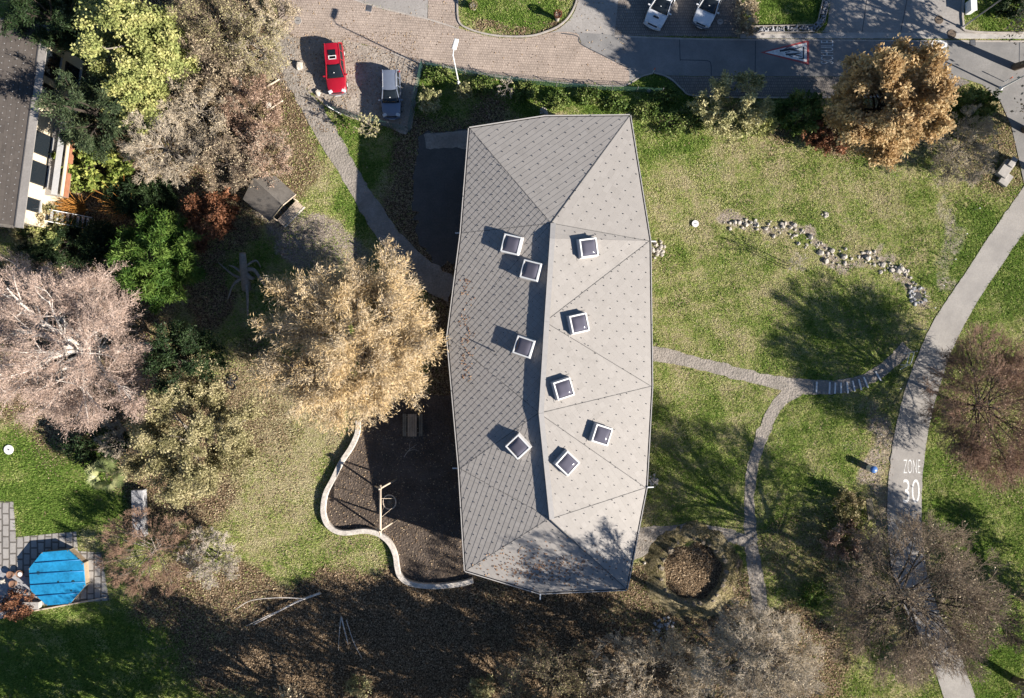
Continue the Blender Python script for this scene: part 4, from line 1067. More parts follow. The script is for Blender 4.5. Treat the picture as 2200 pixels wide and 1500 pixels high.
def car(name, label, px, py, heading, paint, L=4.3, Wd=1.72, H=1.45, kind='wagon', sunroof=False, scoop=False, mirrors=True, rails=False, bump='trim', group=None):
    """local +x points to the front; heading is the world angle of +x"""
    t = thing(name, label, "car", G(px, py), heading, group)
    hw = Wd / 2; f = L / 2
    if kind == 'wagon': ws0, ws1, rf1, rw = .21 * L, -.02 * L, -.44 * L, -.485 * L
    else: ws0, ws1, rf1, rw = .22 * L, .0 * L, -.38 * L, -.47 * L
    belt = H * .62
    # body: stations (x, half width, deck height, deck crown)
    st = [(-f, hw * .80, belt * .80), (-f + .06, hw * .93, belt * .97), (-f + .35, hw * .99, belt), (rf1 * .6, hw, belt + .01), (0, hw, belt + .01), (ws0 - .05, hw, belt), (ws0 + .35, hw * .985, belt * .985),
          (f - .55, hw * .96, belt * .92), (f - .22, hw * .91, belt * .84), (f - .06, hw * .78, belt * .74), (f, hw * .62, belt * .58)]
    ys = []
    vs, fs = [], []; zb = .2
    for (x, w, z) in st:
        bow = .0
        sec = [(-w * .93, zb), (-w, zb + .18), (-w * 1.0, z * .72), (-w * .955, z * .95), (-w * .80, z), (-w * .4, z + .025), (0, z + .035), (w * .4, z + .025), (w * .80, z), (w * .955, z * .95), (w, z * .72), (w, zb + .18), (w * .93, zb)]
        for (y, zz) in sec:
            dx = 0
            if x > f - .6: dx = -.10 * (abs(y) / hw) ** 2 * (1 if x > f - .3 else .5)
            if x < -f + .2: dx = .06 * (abs(y) / hw) ** 2
            vs.append((x + dx, y, zz))
    k = 13
    for a in range(len(st) - 1):
        for b in range(k - 1): fs.append((a * k + b, a * k + b + 1, (a + 1) * k + b + 1, (a + 1) * k + b))
        fs.append((a * k + k - 1, a * k, (a + 1) * k, (a + 1) * k + k - 1))
    fs.append(tuple(range(k))[::-1]); fs.append(tuple(range((len(st) - 1) * k, len(st) * k)))
    m = MB(); m.v = vs; m.f = fs
    # pillars and roof rails belong to the body shell
    wb = hw * .925; wt = hw * .71; zr = H - .05
    for sgn in (-1, 1):
        m.tube([(ws0, sgn * wb, belt - .02), ((ws0 + ws1) / 2, sgn * (wb + wt) / 2, (belt + zr) / 2 + .03), (ws1, sgn * wt, zr)], .045, 6)
        m.tube([(rw, sgn * wb * .95, belt - .02), (rf1, sgn * wt * .97, zr)], .06, 6)
        m.tube([(ws1, sgn * wt, zr), ((ws1 + rf1) / 2, sgn * (wt + .02), zr + .02), (rf1, sgn * wt * .97, zr)], .05, 6)
        for xx in (-.12 * L, -.30 * L): m.tube([(xx, sgn * (wb + .012), belt), (xx - .02, sgn * (wt + .012), zr)], .035, 5)
    body = m.build("body", paint, t, smooth=True)
    sm = body.modifiers.new("edge", 'EDGE_SPLIT'); sm.split_angle = math.radians(50)
    # roof panel
    n = 8; rv = []; rfc = []
    for a in range(n + 1):
        x = ws1 + .02 + (rf1 - .03 - ws1) * a / n; e = abs(a / n * 2 - 1); rn = 1 - .10 * max(0, a / n - .45) ** 2 * 3.3 - (.10 if a == n else 0)
        for b in range(n + 1):
            y = (b / n * 2 - 1) * (wt + .01) * rn; rv.append((x + (-.10 * (abs(y) / wt) ** 2 if a < 1 else 0), y, zr + .055 * (1 - (abs(y) / wt) ** 2.5) + .02 * (1 - e ** 2)))
    for a in range(n):
        for b in range(n):
            if sunroof and a in (2, 3) and 1 < b < 6: continue
            rfc.append((a * (n + 1) + b, (a + 1) * (n + 1) + b, (a + 1) * (n + 1) + b + 1, a * (n + 1) + b + 1))
    r = MB(); r.v = rv; r.f = [q[::-1] for q in rfc]; r.build("roof", paint, t, smooth=True)
    if sunroof:
        x0 = ws1 + (rf1 - ws1) * .25; x1 = ws1 + (rf1 - ws1) * .50
        MB().box(((x0 + x1) / 2, 0, zr - .25), (x0 - x1 + .1, wt * 1.3, .02)).build("seat_cushion", MT['trim'], t)
        fr = MB()
        for (cx_, cy_, dx, dy) in ((x0, 0, .06, wt * 1.1), ((x0 + x1) / 2 + .1, wt * .5, .35, .06), ((x0 + x1) / 2 + .1, -wt * .5, .35, .06)): fr.box((cx_, cy_, zr + .06), (dx, dy, .03))
        fr.box(((x0 + x1) / 2 - .03, 0, zr + .11), (.05, wt * 1.1, .03)); fr.build("sunroof_frame", MT['white'], t)
        MB().box((x1 - .12, 0, zr + .10), (.42, wt * 1.05, .025)).build("sunroof", MT['carglass'], t, bevel=.01)
    if rails:
        for sgn in (-1, 1): MB().tube([(ws1 - .25, sgn * (wt - .03), zr + .02), (ws1 - .35, sgn * (wt - .03), zr + .08), (rf1 + .35, sgn * (wt - .03), zr + .08), (rf1 + .22, sgn * (wt - .03), zr + .02)], .018, 6).build("roof_rail", MT['alu'], t)
    def panel(nm, c4, bulge, mat):
        q = 6; pv_, pf_ = [], []
        c4 = [Vector(c) for c in c4]; nrm = (c4[1] - c4[0]).cross(c4[3] - c4[0]).normalized()
        if nrm.dot(sum(c4, Vector()) / 4 - Vector((-.05 * L, 0, belt * .8))) < 0: nrm = -nrm
        for a in range(q + 1):
            for b in range(q + 1):
                u, v = a / q, b / q
                p = (c4[0] * (1 - u) + c4[1] * u) * (1 - v) + (c4[3] * (1 - u) + c4[2] * u) * v
                pv_.append(p + nrm * bulge * (1 - (2 * u - 1) ** 2) * (1 - .3 * v))
        for a in range(q):
            for b in range(q): pf_.append((a * (q + 1) + b, (a + 1) * (q + 1) + b, (a + 1) * (q + 1) + b + 1, a * (q + 1) + b + 1))
        g = MB(); g.v = pv_; g.f = pf_; o = g.build(nm, mat, t, smooth=True)
        s = o.modifiers.new("thick", 'SOLIDIFY'); s.thickness = .012; return o
    panel("windshield", [(ws0 - .02, wb * .97, belt + .012), (ws0 - .02, -wb * .97, belt + .012), (ws1, -wt * .98, zr + .01), (ws1, wt * .98, zr + .01)], .12, MT['carglass'])
    panel("rear_window", [(rw + .02, -wb * .9, belt + .02), (rw + .02, wb * .9, belt + .02), (rf1 + .02, wt * .92, zr), (rf1 + .02, -wt * .92, zr)], .06, MT['carglass'])
    for sgn in (-1, 1):
        c = [(ws0 - .05, sgn * wb, belt), (rw + .05, sgn * wb * .97, belt), (rf1, sgn * wt, zr), (ws1 + .02, sgn * wt, zr)]
        panel("side_window", c if sgn < 0 else c[::-1], .02, MT['carglass'])
        w_ = MB()
        # headlights, tail lights, mirrors, wheels
        MB().box((f - .20, sgn * hw * .68, belt * .80), (.26, .36, .14), rz=-sgn * .42).build("headlight", MT['lamp'], t, bevel=.03)
        MB().box((-f + .10, sgn * hw * .86, belt * .86), (.12, .16, .30)).build("tail_light", MT['tail'], t, bevel=.02)
        if mirrors: MB().box((ws0 - .22, sgn * (hw + .10), belt + .06), (.12, .22, .13)).build("mirror", paint, t, bevel=.03)
        for xx in (f - .82, -f + .78):
            wl_ = bpy.data.objects.new("wheel", None); COL.objects.link(wl_); wl_.parent = t; wl_.location = (xx, sgn * (hw - .09), .31); wl_.rotation_euler = (math.pi / 2, 0, 0)
            MB().lathe((0, 0, -.10), [(.20, 0), (.29, .0), (.31, .03), (.31, .17), (.29, .20), (.20, .20)], 20).build("tyre", MT['tyre'], wl_, smooth=False)
            MB().lathe((0, 0, -.106), [(.05, 0), (.19, .005), (.2, .03), (.2, .18), (.19, .207), (.05, .212)], 14).build("rim", MT['alu'], wl_)
    bm = MB()
    for q in range(8):
        y0 = (q / 8 * 2 - 1) * hw * .88; y1 = ((q + 1) / 8 * 2 - 1) * hw * .88
        g = lambda y: f + .05 - .20 * (abs(y) / hw) ** 2.2
        bm.bar((g(y0), y0, .42), (g(y1), y1, .42), .12, .20)
    bm.build("bumper", MT[bump] if bump else paint, t)
    MB().box((f - .06, 0, belt * .73), (.10, hw * .95, .12)).build("grille", MT['trim'], t, bevel=.02)
    MB().box((f + .12, 0, .42), (.02, .50, .11)).build("number_plate", MT['plate'], t)
    if scoop: MB().box((ws0 + .50, 0, belt + .05), (.16, .50, .06)).build("bonnet_scoop", MT['trim'], t, bevel=.02)
    for yy in (.0,): MB().box((ws0 - .32, 0, zr - .07), (.05, .10, .05)).build("rear_view_mirror", MT['white'], t)
    return t
def head(dx, dy): return math.atan2(-dy, dx)     # photo direction of the car's front
car("parked_car", "red estate car with open sunroof on the gravel parking beside the boulder", 724, 154, head(9, 100), MT['car_red'], 4.35, 1.70, 1.42, sunroof=True, mirrors=True, bump='bumper', group="parked cars")
car("parked_car", "silver estate car with roof rails on the gravel parking by the wire fence", 843, 208, head(2, 100), MT['car_silver'], 4.05, 1.70, 1.48, rails=True, bump=None, group="parked cars")
car("parked_car", "white hatchback with black bonnet scoop on the dark car park, towards the lawn island", 1420, 15, head(-46, 100), MT['car_white'], 4.3, 1.80, 1.45, kind='hatch', scoop=True, bump=None, group="parked cars")
car("parked_car", "white car with grey bumper on the dark car park, towards the hedge", 1521, 14, head(-42, 100), MT['car_white'], 4.2, 1.74, 1.45, kind='hatch', bump='bumper', group="parked cars")

# ---------------------------------------------------------------- street lamps and poles
def lamp(px, py, H, ax, ay, label, group="street lamps"):
    t = thing("street_lamp", label, "street lamp", G(px, py), 0, group)
    MB().lathe((0, 0, 0), [(.16, 0), (.16, .05), (.08, .1), (.075, 1.0), (.055, H * .6), (.045, H - .2)], 12).build("post", MT['white'], t, smooth=True)
    e = Vector((ax, ay, H))
    MB().tube([(0, 0, H - .25), (ax * .2, ay * .2, H - .08), (ax * .55, ay * .55, H)], .035, 8).build("arm", MT['white'], t)
    a = math.atan2(ay, ax); R = Matrix.Rotation(a, 4, 'Z')
    MB().box(Vector((ax * .85, ay * .85, H + .02)), (.95, .40, .14), taper=.8, M4=R).build("lamp_head", MT['white'], t, bevel=.05)
    MB().box(Vector((ax * .85, ay * .85, H - .065)), (.7, .30, .03), M4=R).build("lamp_glass", MT['lamp'], t)
    return t
lamp(985, 178, 6.3, .25, .9, "white street lamp leaning over the brick road above the school roof")
lamp(2150, 190, 4.6, .25, .15, "white street lamp at the road bend near the right edge")
t = thing("flag_pole", "tall grey pole at the corner of the driveway lawn", "pole", G(2066, 60))
MB().cyl((0, 0, 0), .07, 7.0, 10, .045).build("pole", MT['galv'], t); MB().cyl((0, 0, 0), .16, .25, 10).build("base", MT['concrete'], t)

# ---------------------------------------------------------------- fences
def fence(name, label, pts, H, posts, mat, wires=6, pitch=.22, postmat=None, group="wire fences"):
    t = thing(name, label, "fence", G(*pts[0]), 0, group); off = G(*pts[0])
    W_ = [G(*p) - off for p in pts]
    mesh = MB()
    for a, b in zip(W_[:-1], W_[1:]):
        for k in range(wires): z = .06 + (H - .08) * k / (wires - 1); mesh.bar(a + Vector((0, 0, z)), b + Vector((0, 0, z)), .018, .018)
        n = int((b - a).length / pitch)
        for k in range(n): p = a + (b - a) * (k / n); mesh.bar(p + Vector((0, 0, .06)), p + Vector((0, 0, H)), .012, .012)
    mesh.build("wire_mesh", mat, t)
    for a, b in zip(W_[:-1], W_[1:]):
        n = max(1, int(round((b - a).length / posts)))
        for k in range(n + (1 if b is W_[-1] else 0)):
            p = a + (b - a) * (k / n); MB().cyl(tuple(p), .035, H + .08, 8).build("post", postmat or MT['galv'], t)
    return t
fence("wire_fence", "green wire fence between the silver car and the dark court", [(909, 142), (897, 195), (880, 284)], 1.5, 2.4, MT['green_wire'])
fence("wire_fence", "green wire fence with pale brace posts below the silver car", [(880, 284), (800, 265), (712, 238)], 1.5, 2.2, MT['green_wire'])
fence("wire_fence", "long low wire fence in the brambles along the brick road", [(909, 142), (1000, 160), (1130, 180), (1260, 192), (1420, 200)], 1.1, 2.5, MT['green_wire'])
MB().bar(G(733, 246, .05), G(712, 239, 1.3), .05, .05).build("brace_post", MT['white']); tag(bpy.data.objects["brace_post"], "pale slanted brace at the open end of the wire fence", "brace post")
# posts with two thin wires between the lawn and the lane
pp = [(2090, 452), (2063, 506), (2039, 560), (2014, 616), (1996, 663), (1976, 709), (1957, 755)]
for k, q in enumerate(pp):
    t = thing("fence_post", "thin white post at the lawn edge beside the lane", "post", G(*q), 0, "thin posts along the lane")
    MB().cyl((0, 0, 0), .03, .95, 8).build("pole", MT['galv'], t); MB().cyl((0, 0, .95), .045, .05, 8).build("cap", MT['white'], t)
for q, lab in (((1923, 834), "thin post in the grass between the step path and the lane"), ((1882, 931), "thin post at the lawn corner above the litter bin")):
    t = thing("fence_post", lab, "post", G(*q)); MB().cyl((0, 0, 0), .03, .9, 8).build("pole", MT['galv'], t); MB().cyl((0, 0, .9), .045, .05, 8).build("cap", MT['white'], t)
# cycle barrier
t = thing("cycle_barrier", "white tubular cycle barrier where the step path meets the lane", "barrier", G(1940, 772))
for (x0, y0, x1, y1) in ((1935, 784, 1942, 759), (1943, 784, 1952, 757)):
    a = G(x0, y0) - G(1940, 772); b = G(x1, y1) - G(1940, 772); u = Vector((0, 0, .95))
    MB().tube([a, a + u * .9, a + u + (b - a) * .05, b + u - (b - a) * .05, b + u * .9, b], .032, 8).build("hoop", MT['white'], t)
MB().tube([G(1927, 794) - G(1940, 772) + Vector((0, 0, .5)), G(1943, 785) - G(1940, 772) + Vector((0, 0, .5))], .025, 8).build("rail", MT['white'], t)

# ---------------------------------------------------------------- benches, bin, tables
def bench(px, py, ang, label):
    t = thing("park_bench", label, "bench", G(px, py), ang, "park benches")
    for k in range(4): MB().box((.30 - k * .13, 0, .45), (.10, 1.85, .04)).build("seat_slat", MT['wood_grey'], t, bevel=.008)
    for k in range(2): MB().box((-.26 - k * .05, 0, .60 + k * .17), (.04, 1.85, .11)).build("backrest_slat", MT['wood_grey'], t, bevel=.008)
    for s in (-.75, .75):
        MB().bar((.25, s, 0), (.25, s, .44), .05, .06).build("leg", MT['darkmetal'], t); MB().bar((-.2, s, 0), (-.36, s, .85), .05, .06).build("leg", MT['darkmetal'], t)
        MB().box((.02, s, .41), (.55, .05, .05)).build("support", MT['darkmetal'], t)
bench(1862, 1091, .11, "slatted bench on the verge nearer the litter bin")
bench(1876, 1156, .20, "slatted bench on the verge nearer the dark bare tree")
t = thing("litter_bin", "round litter bin with blue lid on the verge beside the lane", "litter bin", G(1866, 1005))
MB().lathe((0, 0, .12), [(.27, 0), (.29, .05), (.29, .74), (.27, .78)], 22).build("drum", MT['alu'], t, smooth=False)
MT['blue'] = plain("blue_enamel", (.06, .16, .42), .4, var=.08)
MB().lathe((0, 0, .90), [(.31, 0), (.32, .04), (.26, .12), (.1, .16), (.01, .165)], 22).build("lid", MT['blue'], t, smooth=True)
for s in (-.3, .3): MB().cyl((0, s, 0), .025, 1.0, 8).build("post", MT['galv'], t)
t = thing("picnic_table", "wooden picnic table in the shade beside the school wall", "picnic table", G(888, 912))
for k in range(4): MB().box((-.30 + k * .20, 0, .74), (.18, 1.95, .045)).build("table_plank", MT['wood'], t, bevel=.01)
for s in (-1, 1):
    for k in range(2): MB().box((s * (.62 + k * .17), 0, .45), (.15, 1.95, .045)).build("seat_plank", MT['wood_grey'], t, bevel=.01)
for y in (-.7, .7):
    for s in (-1, 1): MB().bar((s * .60, y, 0), (s * .25, y, .72), .08, .05).build("leg", MT['wood_grey'], t)
    MB().box((0, y, .40), (1.6, .05, .08)).build("cross_beam", MT['wood_grey'], t)
# concrete seats / cabinet slabs at the lane
t = thing("stone_seat", "pale stepped concrete seat between the bare bush and the lane", "seat", G(2153, 368), .95)
MB().box((.15, .0, .24), (1.55, .85, .48)).build("block", MT['concrete'], t, bevel=.03)
MB().box((-.55, -.55, .17), (1.1, .85, .34)).build("block", MT['concrete'], t, bevel=.03)
MB().box((.85, -.05, .56), (.9, .5, .16)).build("slab", MT['concrete'], t, bevel=.03)
# planters on the lawn island
MT['pot'] = plain("stone_pot", (.40, .36, .31), .85, var=.2)
def planter(px, py, m, label, Hh, sc):
    t = thing("planter", label, "planter", G(px, py), 0, "planters on the lawn island")
    MB().lathe((0, 0, 0), [(.20 * sc, 0), (.22 * sc, Hh * .8), (.30 * sc, Hh), (.25 * sc, Hh), (.22 * sc, Hh - .06)], 18).build("pot", MT['pot'], t)
    rng = np.random.default_rng(int(px)); d = unit(rng.normal(size=(420, 3))); p = d * np.array([.30, .30, .26]) * sc + np.array([0, 0, Hh + .14]); tg = unit(d + rng.normal(0, .5, d.shape)); sd = unit(np.cross(tg, rng.normal(size=d.shape))) * .035
    V = np.stack([p, p + tg * .06 + sd, p + tg * .13, p + tg * .06 - sd], 1).reshape(-1, 3)
    link("plant", mesh_np(V, np.arange(len(V)).reshape(-1, 4), np.repeat(rng.uniform(0, 1, 420), 4)), m, t)
planter(1197, 42, MT['lf_red'], "stone planter with red plant at the island's kerb", .95, .95)
planter(1018, 18, MT['lf_varieg'], "pale stone planter with green plant at the island's other end", .5, 1.0)
# utility cabinet, manholes, drain grate, discs
t = thing("utility_cabinet", "white utility cabinet on the lawn by the concrete driveway", "cabinet", G(2078, 20), .05)
MB().box((0, 0, .45), (.46, 1.0, .9)).build("body", MT['white'], t, bevel=.02); MB().box((0, 0, .92), (.54, 1.08, .05)).build("lid", MT['white'], t, bevel=.02)
def disc(name, label, px, py, r, z, m, cat, knob=False):
    t = thing(name, label, cat, G(px, py, z)); MB().lathe((0, 0, 0), [(r, 0), (r, .04), (r - .02, .055), (r * .8, .055), (r * .78, .045), (.02, .045)], 24).build("cover", m, t)
    if knob: MB().cyl((.04, 0, .05), .05, .06, 10).build("knob", MT['darkmetal'], t)
    else: MB().bar((-r * .4, 0, .052), (r * .4, 0, .052), .04, .012).build("lifting_slot", MT['darkmetal'], t)
disc("manhole_cover", "round manhole cover in the brick road near the thicket", 640, 45, .33, .008, MT['drive'], "manhole cover")
disc("manhole_cover", "pale manhole cover in the shaded car park beside the white car", 1547, 47, .26, .0, MT['concrete'], "manhole cover")
disc("manhole_cover", "rusty manhole cover in the concrete driveway", 2017, 43, .38, .0, MT['bark'], "manhole cover")
disc("manhole_cover", "rusty manhole cover in the upper sidewalk", 2044, 74, .40, .02, MT['bark'], "manhole cover")
disc("concrete_disc", "white concrete disc on the north lawn beside the rock bed", 1493, 481, .30, .08, MT['white'], "shaft cover")
disc("concrete_disc", "white round disc with dark knob on the green garden lawn", 20, 966, .42, .06, MT['white'], "shaft cover", True)
t = thing("drain_grate", "square iron drain grate at the edge of the brick road", "drain", G(793, 18, .03), -.2)
MB().box((0, 0, .008), (.5, .6, .02)).build("frame", MT['galv'], t)
for k in range(6): MB().box((-.2 + k * .08, 0, .022), (.035, .5, .02)).build("bar", MT['darkmetal'], t)
t = thing("drain_grate", "square drain grate at the right end of the upper sidewalk", "drain", G(2089, 92, .03), 0)
MB().box((0, 0, .008), (.5, .5, .02)).build("frame", MT['darkmetal'], t)
for k in range(5): MB().box((-.16 + k * .08, 0, .022), (.035, .42, .02)).build("bar", MT['galv'], t)
# marker posts
for q, lab in (((1402, 157), "orange tipped marker post at the sidewalk kerb bend"), ((2157, 176), "red tipped marker post at the road bend by the street lamp")):
    t = thing("marker_post", lab, "marker post", G(*q)); MB().cyl((0, 0, 0), .035, .8, 8).build("pole", MT['white'], t)
    MB().cyl((0, 0, .8), .045, .3, 8).build("tip", plain("orange_marker", (.65, .12, .03), .5), t)
# gabion edging along the driveway lawn
MT['gab'] = plain("gabion_wire", (.35, .35, .36), .5, .5)
def gabion(label, pts, w, h):
    t = thing("gabion_wall", label, "stone wall", G(*pts[0])); off = G(*pts[0]); rng = np.random.default_rng(int(pts[0][0])); Vv, Ff, o = [], [], 0
    base = np.array([v.co[:] for v in GREYS[0].vertices]); fb = np.array([list(p.vertices) for p in GREYS[0].polygons])
    for a, b in zip(pts[:-1], pts[1:]):
        A = np.array(G(*a) - off); B = np.array(G(*b) - off); L = np.linalg.norm(B - A); d = (B - A) / L; nn = np.array([-d[1], d[0], 0])
        for k in range(int(L * 34)):
            c = A + d * rng.uniform(0, L) + nn * rng.uniform(-.5, .5) * w + np.array([0, 0, rng.uniform(.05, h)])
            Vv.append(base * rng.uniform(.06, .13) * rng.uniform(.8, 1.2, 3) + c); Ff.append(fb + o); o += len(base)
    link("stone_fill", mesh_np(np.concatenate(Vv), np.concatenate(Ff)), MT['rock_grey'], t)
    k_ = MB()
    for a, b in zip(pts[:-1], pts[1:]):
        A = G(*a) - off; B = G(*b) - off; d = (B - A).normalized(); nn = Vector((-d.y, d.x, 0)) * (w / 2 + .08)
        for s in (-1, 1): k_.bar(A + nn * s + Vector((0, 0, h * .5)), B + nn * s + Vector((0, 0, h * .5)), .05, h)
    k_.build("frame", MT['kerb'], t)
gabion("low stone filled border between the driveway lawn and the upper sidewalk", [(1592, 66), (1748, 63), (1762, 50), (1776, -10)], .40, .28)

# ---------------------------------------------------------------- play things
bpts = [(771, 903), (769, 930), (756, 960), (735, 992), (716, 1030), (701, 1060), (696, 1095), (703, 1122), (721, 1138), (745, 1143), (785, 1139), (815, 1146), (838, 1165), (850, 1190), (854, 1216), (860, 1235), (877, 1249), (907, 1256), (947, 1257), (990, 1252), (1017, 1245)]
rb = ribbon(bpts, .44 * S); n = len(rb) // 2; b = MB(); h = .42
vs = []
for k in range(n):
    q, r = G(*rb[k]), G(*rb[2 * n - 1 - k]); e = (q - r) * .06
    vs += [(q.x, q.y, -.02), (q.x, q.y, h - .03), (q.x - e.x, q.y - e.y, h), (r.x + e.x, r.y + e.y, h), (r.x, r.y, h - .03), (r.x, r.y, -.02)]
fs = [(k * 6 + i_, k * 6 + i_ + 1, (k + 1) * 6 + i_ + 1, (k + 1) * 6 + i_) for k in range(n - 1) for i_ in range(5)] + [tuple(range(6)), tuple(range((n - 1) * 6, n * 6))[::-1]]
b.v = vs; b.f = fs; o = b.build("seating_wall", MT['wallstone']); tag(o, "pale winding low concrete seating wall around the bark play area", "seating wall")
sw = thing("nest_swing", "timber A-frame nest swing in the bark play area", "swing", G(830, 1082)); o0 = G(830, 1082)
H_ = 2.65
for (ly, ry, bx, by) in ((1045, 1029, 829, 1037), (1131, 1116, 829, 1124)):
    tp = G(bx, by) - o0 + Vector((0, 0, H_))
    for (lx, yy) in ((806, ly), (853, ry)):
        ft = G(lx, yy) - o0; MB().tube([ft, tp + (tp - ft) * .10], .085, 8, .075).build("leg", MT['wood_pale'], sw, smooth=True)
a = G(829, 1030) - o0 + Vector((0, 0, H_ + .05)); c = G(829, 1133) - o0 + Vector((0, 0, H_ + .05))
MB().tube([a, c], .10, 10).build("beam", MT['wood_pale'], sw, smooth=True)
ctr = G(839, 1076) - o0 + Vector((0, 0, .55)); ring = [ctr + Vector((math.cos(k / 24 * 6.2832) * .56, math.sin(k / 24 * 6.2832) * .62, 0)) for k in range(25)]
MB().tube(ring, .05, 6).build("seat_rim", MT['wood_pale'], sw)
nt_ = MB()
for k in range(12): nt_.bar(ring[k] - Vector((0, 0, .0)), ctr - Vector((0, 0, .12)), .02, .02); nt_.bar(ring[k + 12], ctr - Vector((0, 0, .12)), .02, .02)
for rr in (.35, .7):
    for k in range(24): nt_.bar(ctr + (ring[k] - ctr) * rr - Vector((0, 0, .06)), ctr + (ring[k + 1] - ctr) * rr - Vector((0, 0, .06)), .018, .018)
nt_.build("net", MT['wood_grey'], sw)
for (k, yy) in ((2, 1058), (10, 1058), (14, 1098), (22, 1098)):
    MB().tube([ring[k], G(829, yy) - o0 + Vector((0, 0, H_))], .018, 5).build("rope", MT['wood_pale'], sw)
# wooden hut
hz_e, hz_r = 1.55, 2.45
ht = thing("wooden_hut", "small wooden hut with grey felt gable roof and front deck", "hut", G(590, 432)); o0 = G(590, 432)
r0, r1 = P(543, 384, hz_r) - o0, P(607, 441, hz_r) - o0
e0, e1 = P(591, 378, hz_e) - o0, P(635, 418, hz_e) - o0
w0, w1 = P(522, 428, hz_e) - o0, P(579, 475, hz_e) - o0
MT['felt'] = speckle("roof_felt", (.105, .093, .08), (.15, .135, .118), (.075, .066, .058), 9, .6, .2, dist=.02)
for (a, b_, c, d) in ((r0, r1, e1, e0), (w0, w1, r1, r0)):
    m_ = MB(); m_.add([a, b_, c, d], [(0, 1, 2, 3)]); o = m_.build("roof_panel", MT['felt'], ht); s = o.modifiers.new("t", 'SOLIDIFY'); s.thickness = .06; s.offset = 0
def mixv(a, b, t): return a * (1 - t) + b * t
fl = [mixv(w0, e0, .12), mixv(e0, w0, .12), mixv(e1, w1, .12), mixv(w1, e1, .12)]
fl = [Vector((p.x, p.y, 0)) for p in fl]
wl = MB()
for k in range(4):
    if k == 2: continue
    a, c = fl[k], fl[(k + 1) % 4]; wl.bar(a + Vector((0, 0, .75)), c + Vector((0, 0, .75)), .05, 1.5)
wl.build("wall", MT['wood'], ht)
fx = (fl[2] - fl[1]).normalized()
deck_ = MB(); q0, q1 = fl[3], fl[2]
for k in range(5): s = fx * (.05 + .16 * k); deck_.bar(q0 + s + Vector((0, 0, .35)), q1 + s + Vector((0, 0, .35)), .14, .05)
deck_.build("deck", MT['wood_pale'], ht)
MB().bar(q0 + fx * .9 + Vector((0, 0, .36)), q1 + fx * .9 + Vector((0, 0, .36)), .10, .12).build("deck_edge", MT['wallstone'], ht)
for q in (q0 + fx * .05, q1 + fx * .05, q0 + fx * .85, q1 + fx * .85): MB().bar(q, q + Vector((0, 0, 1.5 if (q - q0).dot(fx) < .5 and (q - q1).dot(fx) < .5 else .35)), .08, .08).build("post", MT['wood_pale'], ht)
MB().bar(mixv(e1, r1, -.02) + fx * .03, r1 + fx * .03, .04, .14).build("bargeboard", MT['wood_pale'], ht); MB().bar(r1 + fx * .03, w1 + fx * .03, .04, .14).build("bargeboard", MT['wood_grey'], ht)
# dead climbing tree with its root-like limbs
dt = thing("dead_tree", "dead brown climbing trunk with bare stub limbs on the west lawn", "dead tree", G(520, 612)); o0 = G(520, 612)
def L3(px, py, h): return P(px, py, h) - o0
w_ = MB()
w_.tube([L3(530, 622, 0), L3(527, 600, .6), L3(523, 575, 1.3), L3(521, 545, 2.1)], .42, 10, .28)
for pts, r0_, r1_ in (([(524, 580, 1.1), (545, 580, 1.0), (560, 600, .6), (572, 618, .1)], .2, .09), ([(525, 595, .7), (508, 605, .6), (498, 618, .5), (490, 642, .05)], .17, .06), ([(528, 605, .5), (531, 625, .7), (532, 650, .7), (532, 678, .3)], .18, .07),
                   ([(524, 590, .9), (505, 575, 1.2), (492, 570, 1.1)], .14, .06), ([(528, 588, .9), (540, 598, .7), (546, 596, .3)], .26, .12), ([(530, 570, 1.3), (550, 560, .9), (560, 575, .4)], .12, .05), ([(525, 600, .4), (500, 590, .3), (470, 565, .05)], .16, .05)):
    w_.tube([L3(*p) for p in smooth_open([np.array(p) for p in pts], 4)], r0_, 8, r1_)
w_.build("trunk", MT['bark_grey'], dt, smooth=True)
# overturned children's bicycle
bk = thing("childrens_bicycle", "small black children's bicycle lying on the brown west lawn", "bicycle", G(503, 822), 1.2)
for (x, y) in ((-.38, 0), (.42, .1)):
    MB().tube([(x + .27 * math.cos(a / 16 * 6.2832), y + .27 * math.sin(a / 16 * 6.2832), .12 + .1 * math.sin(a / 16 * 6.2832)) for a in range(17)], .045, 6).build("wheel", MT['tyre'], bk)
MB().tube([(-.38, 0, .14), (-.1, .28, .24), (.3, .32, .26), (.42, .1, .16)], .045, 6).tube([(-.1, .28, .24), (-.1, -.02, .16), (.3, .32, .26)], .04, 6).build("frame", MT['darkmetal'], bk)
MB().box((-.12, .45, .26), (.26, .14, .09)).build("saddle", MT['darkmetal'], bk, bevel=.02); MB().tube([(.22, .5, .1), (.3, .48, .3), (.38, .42, .5)], .03, 6).build("handlebar", MT['darkmetal'], bk)
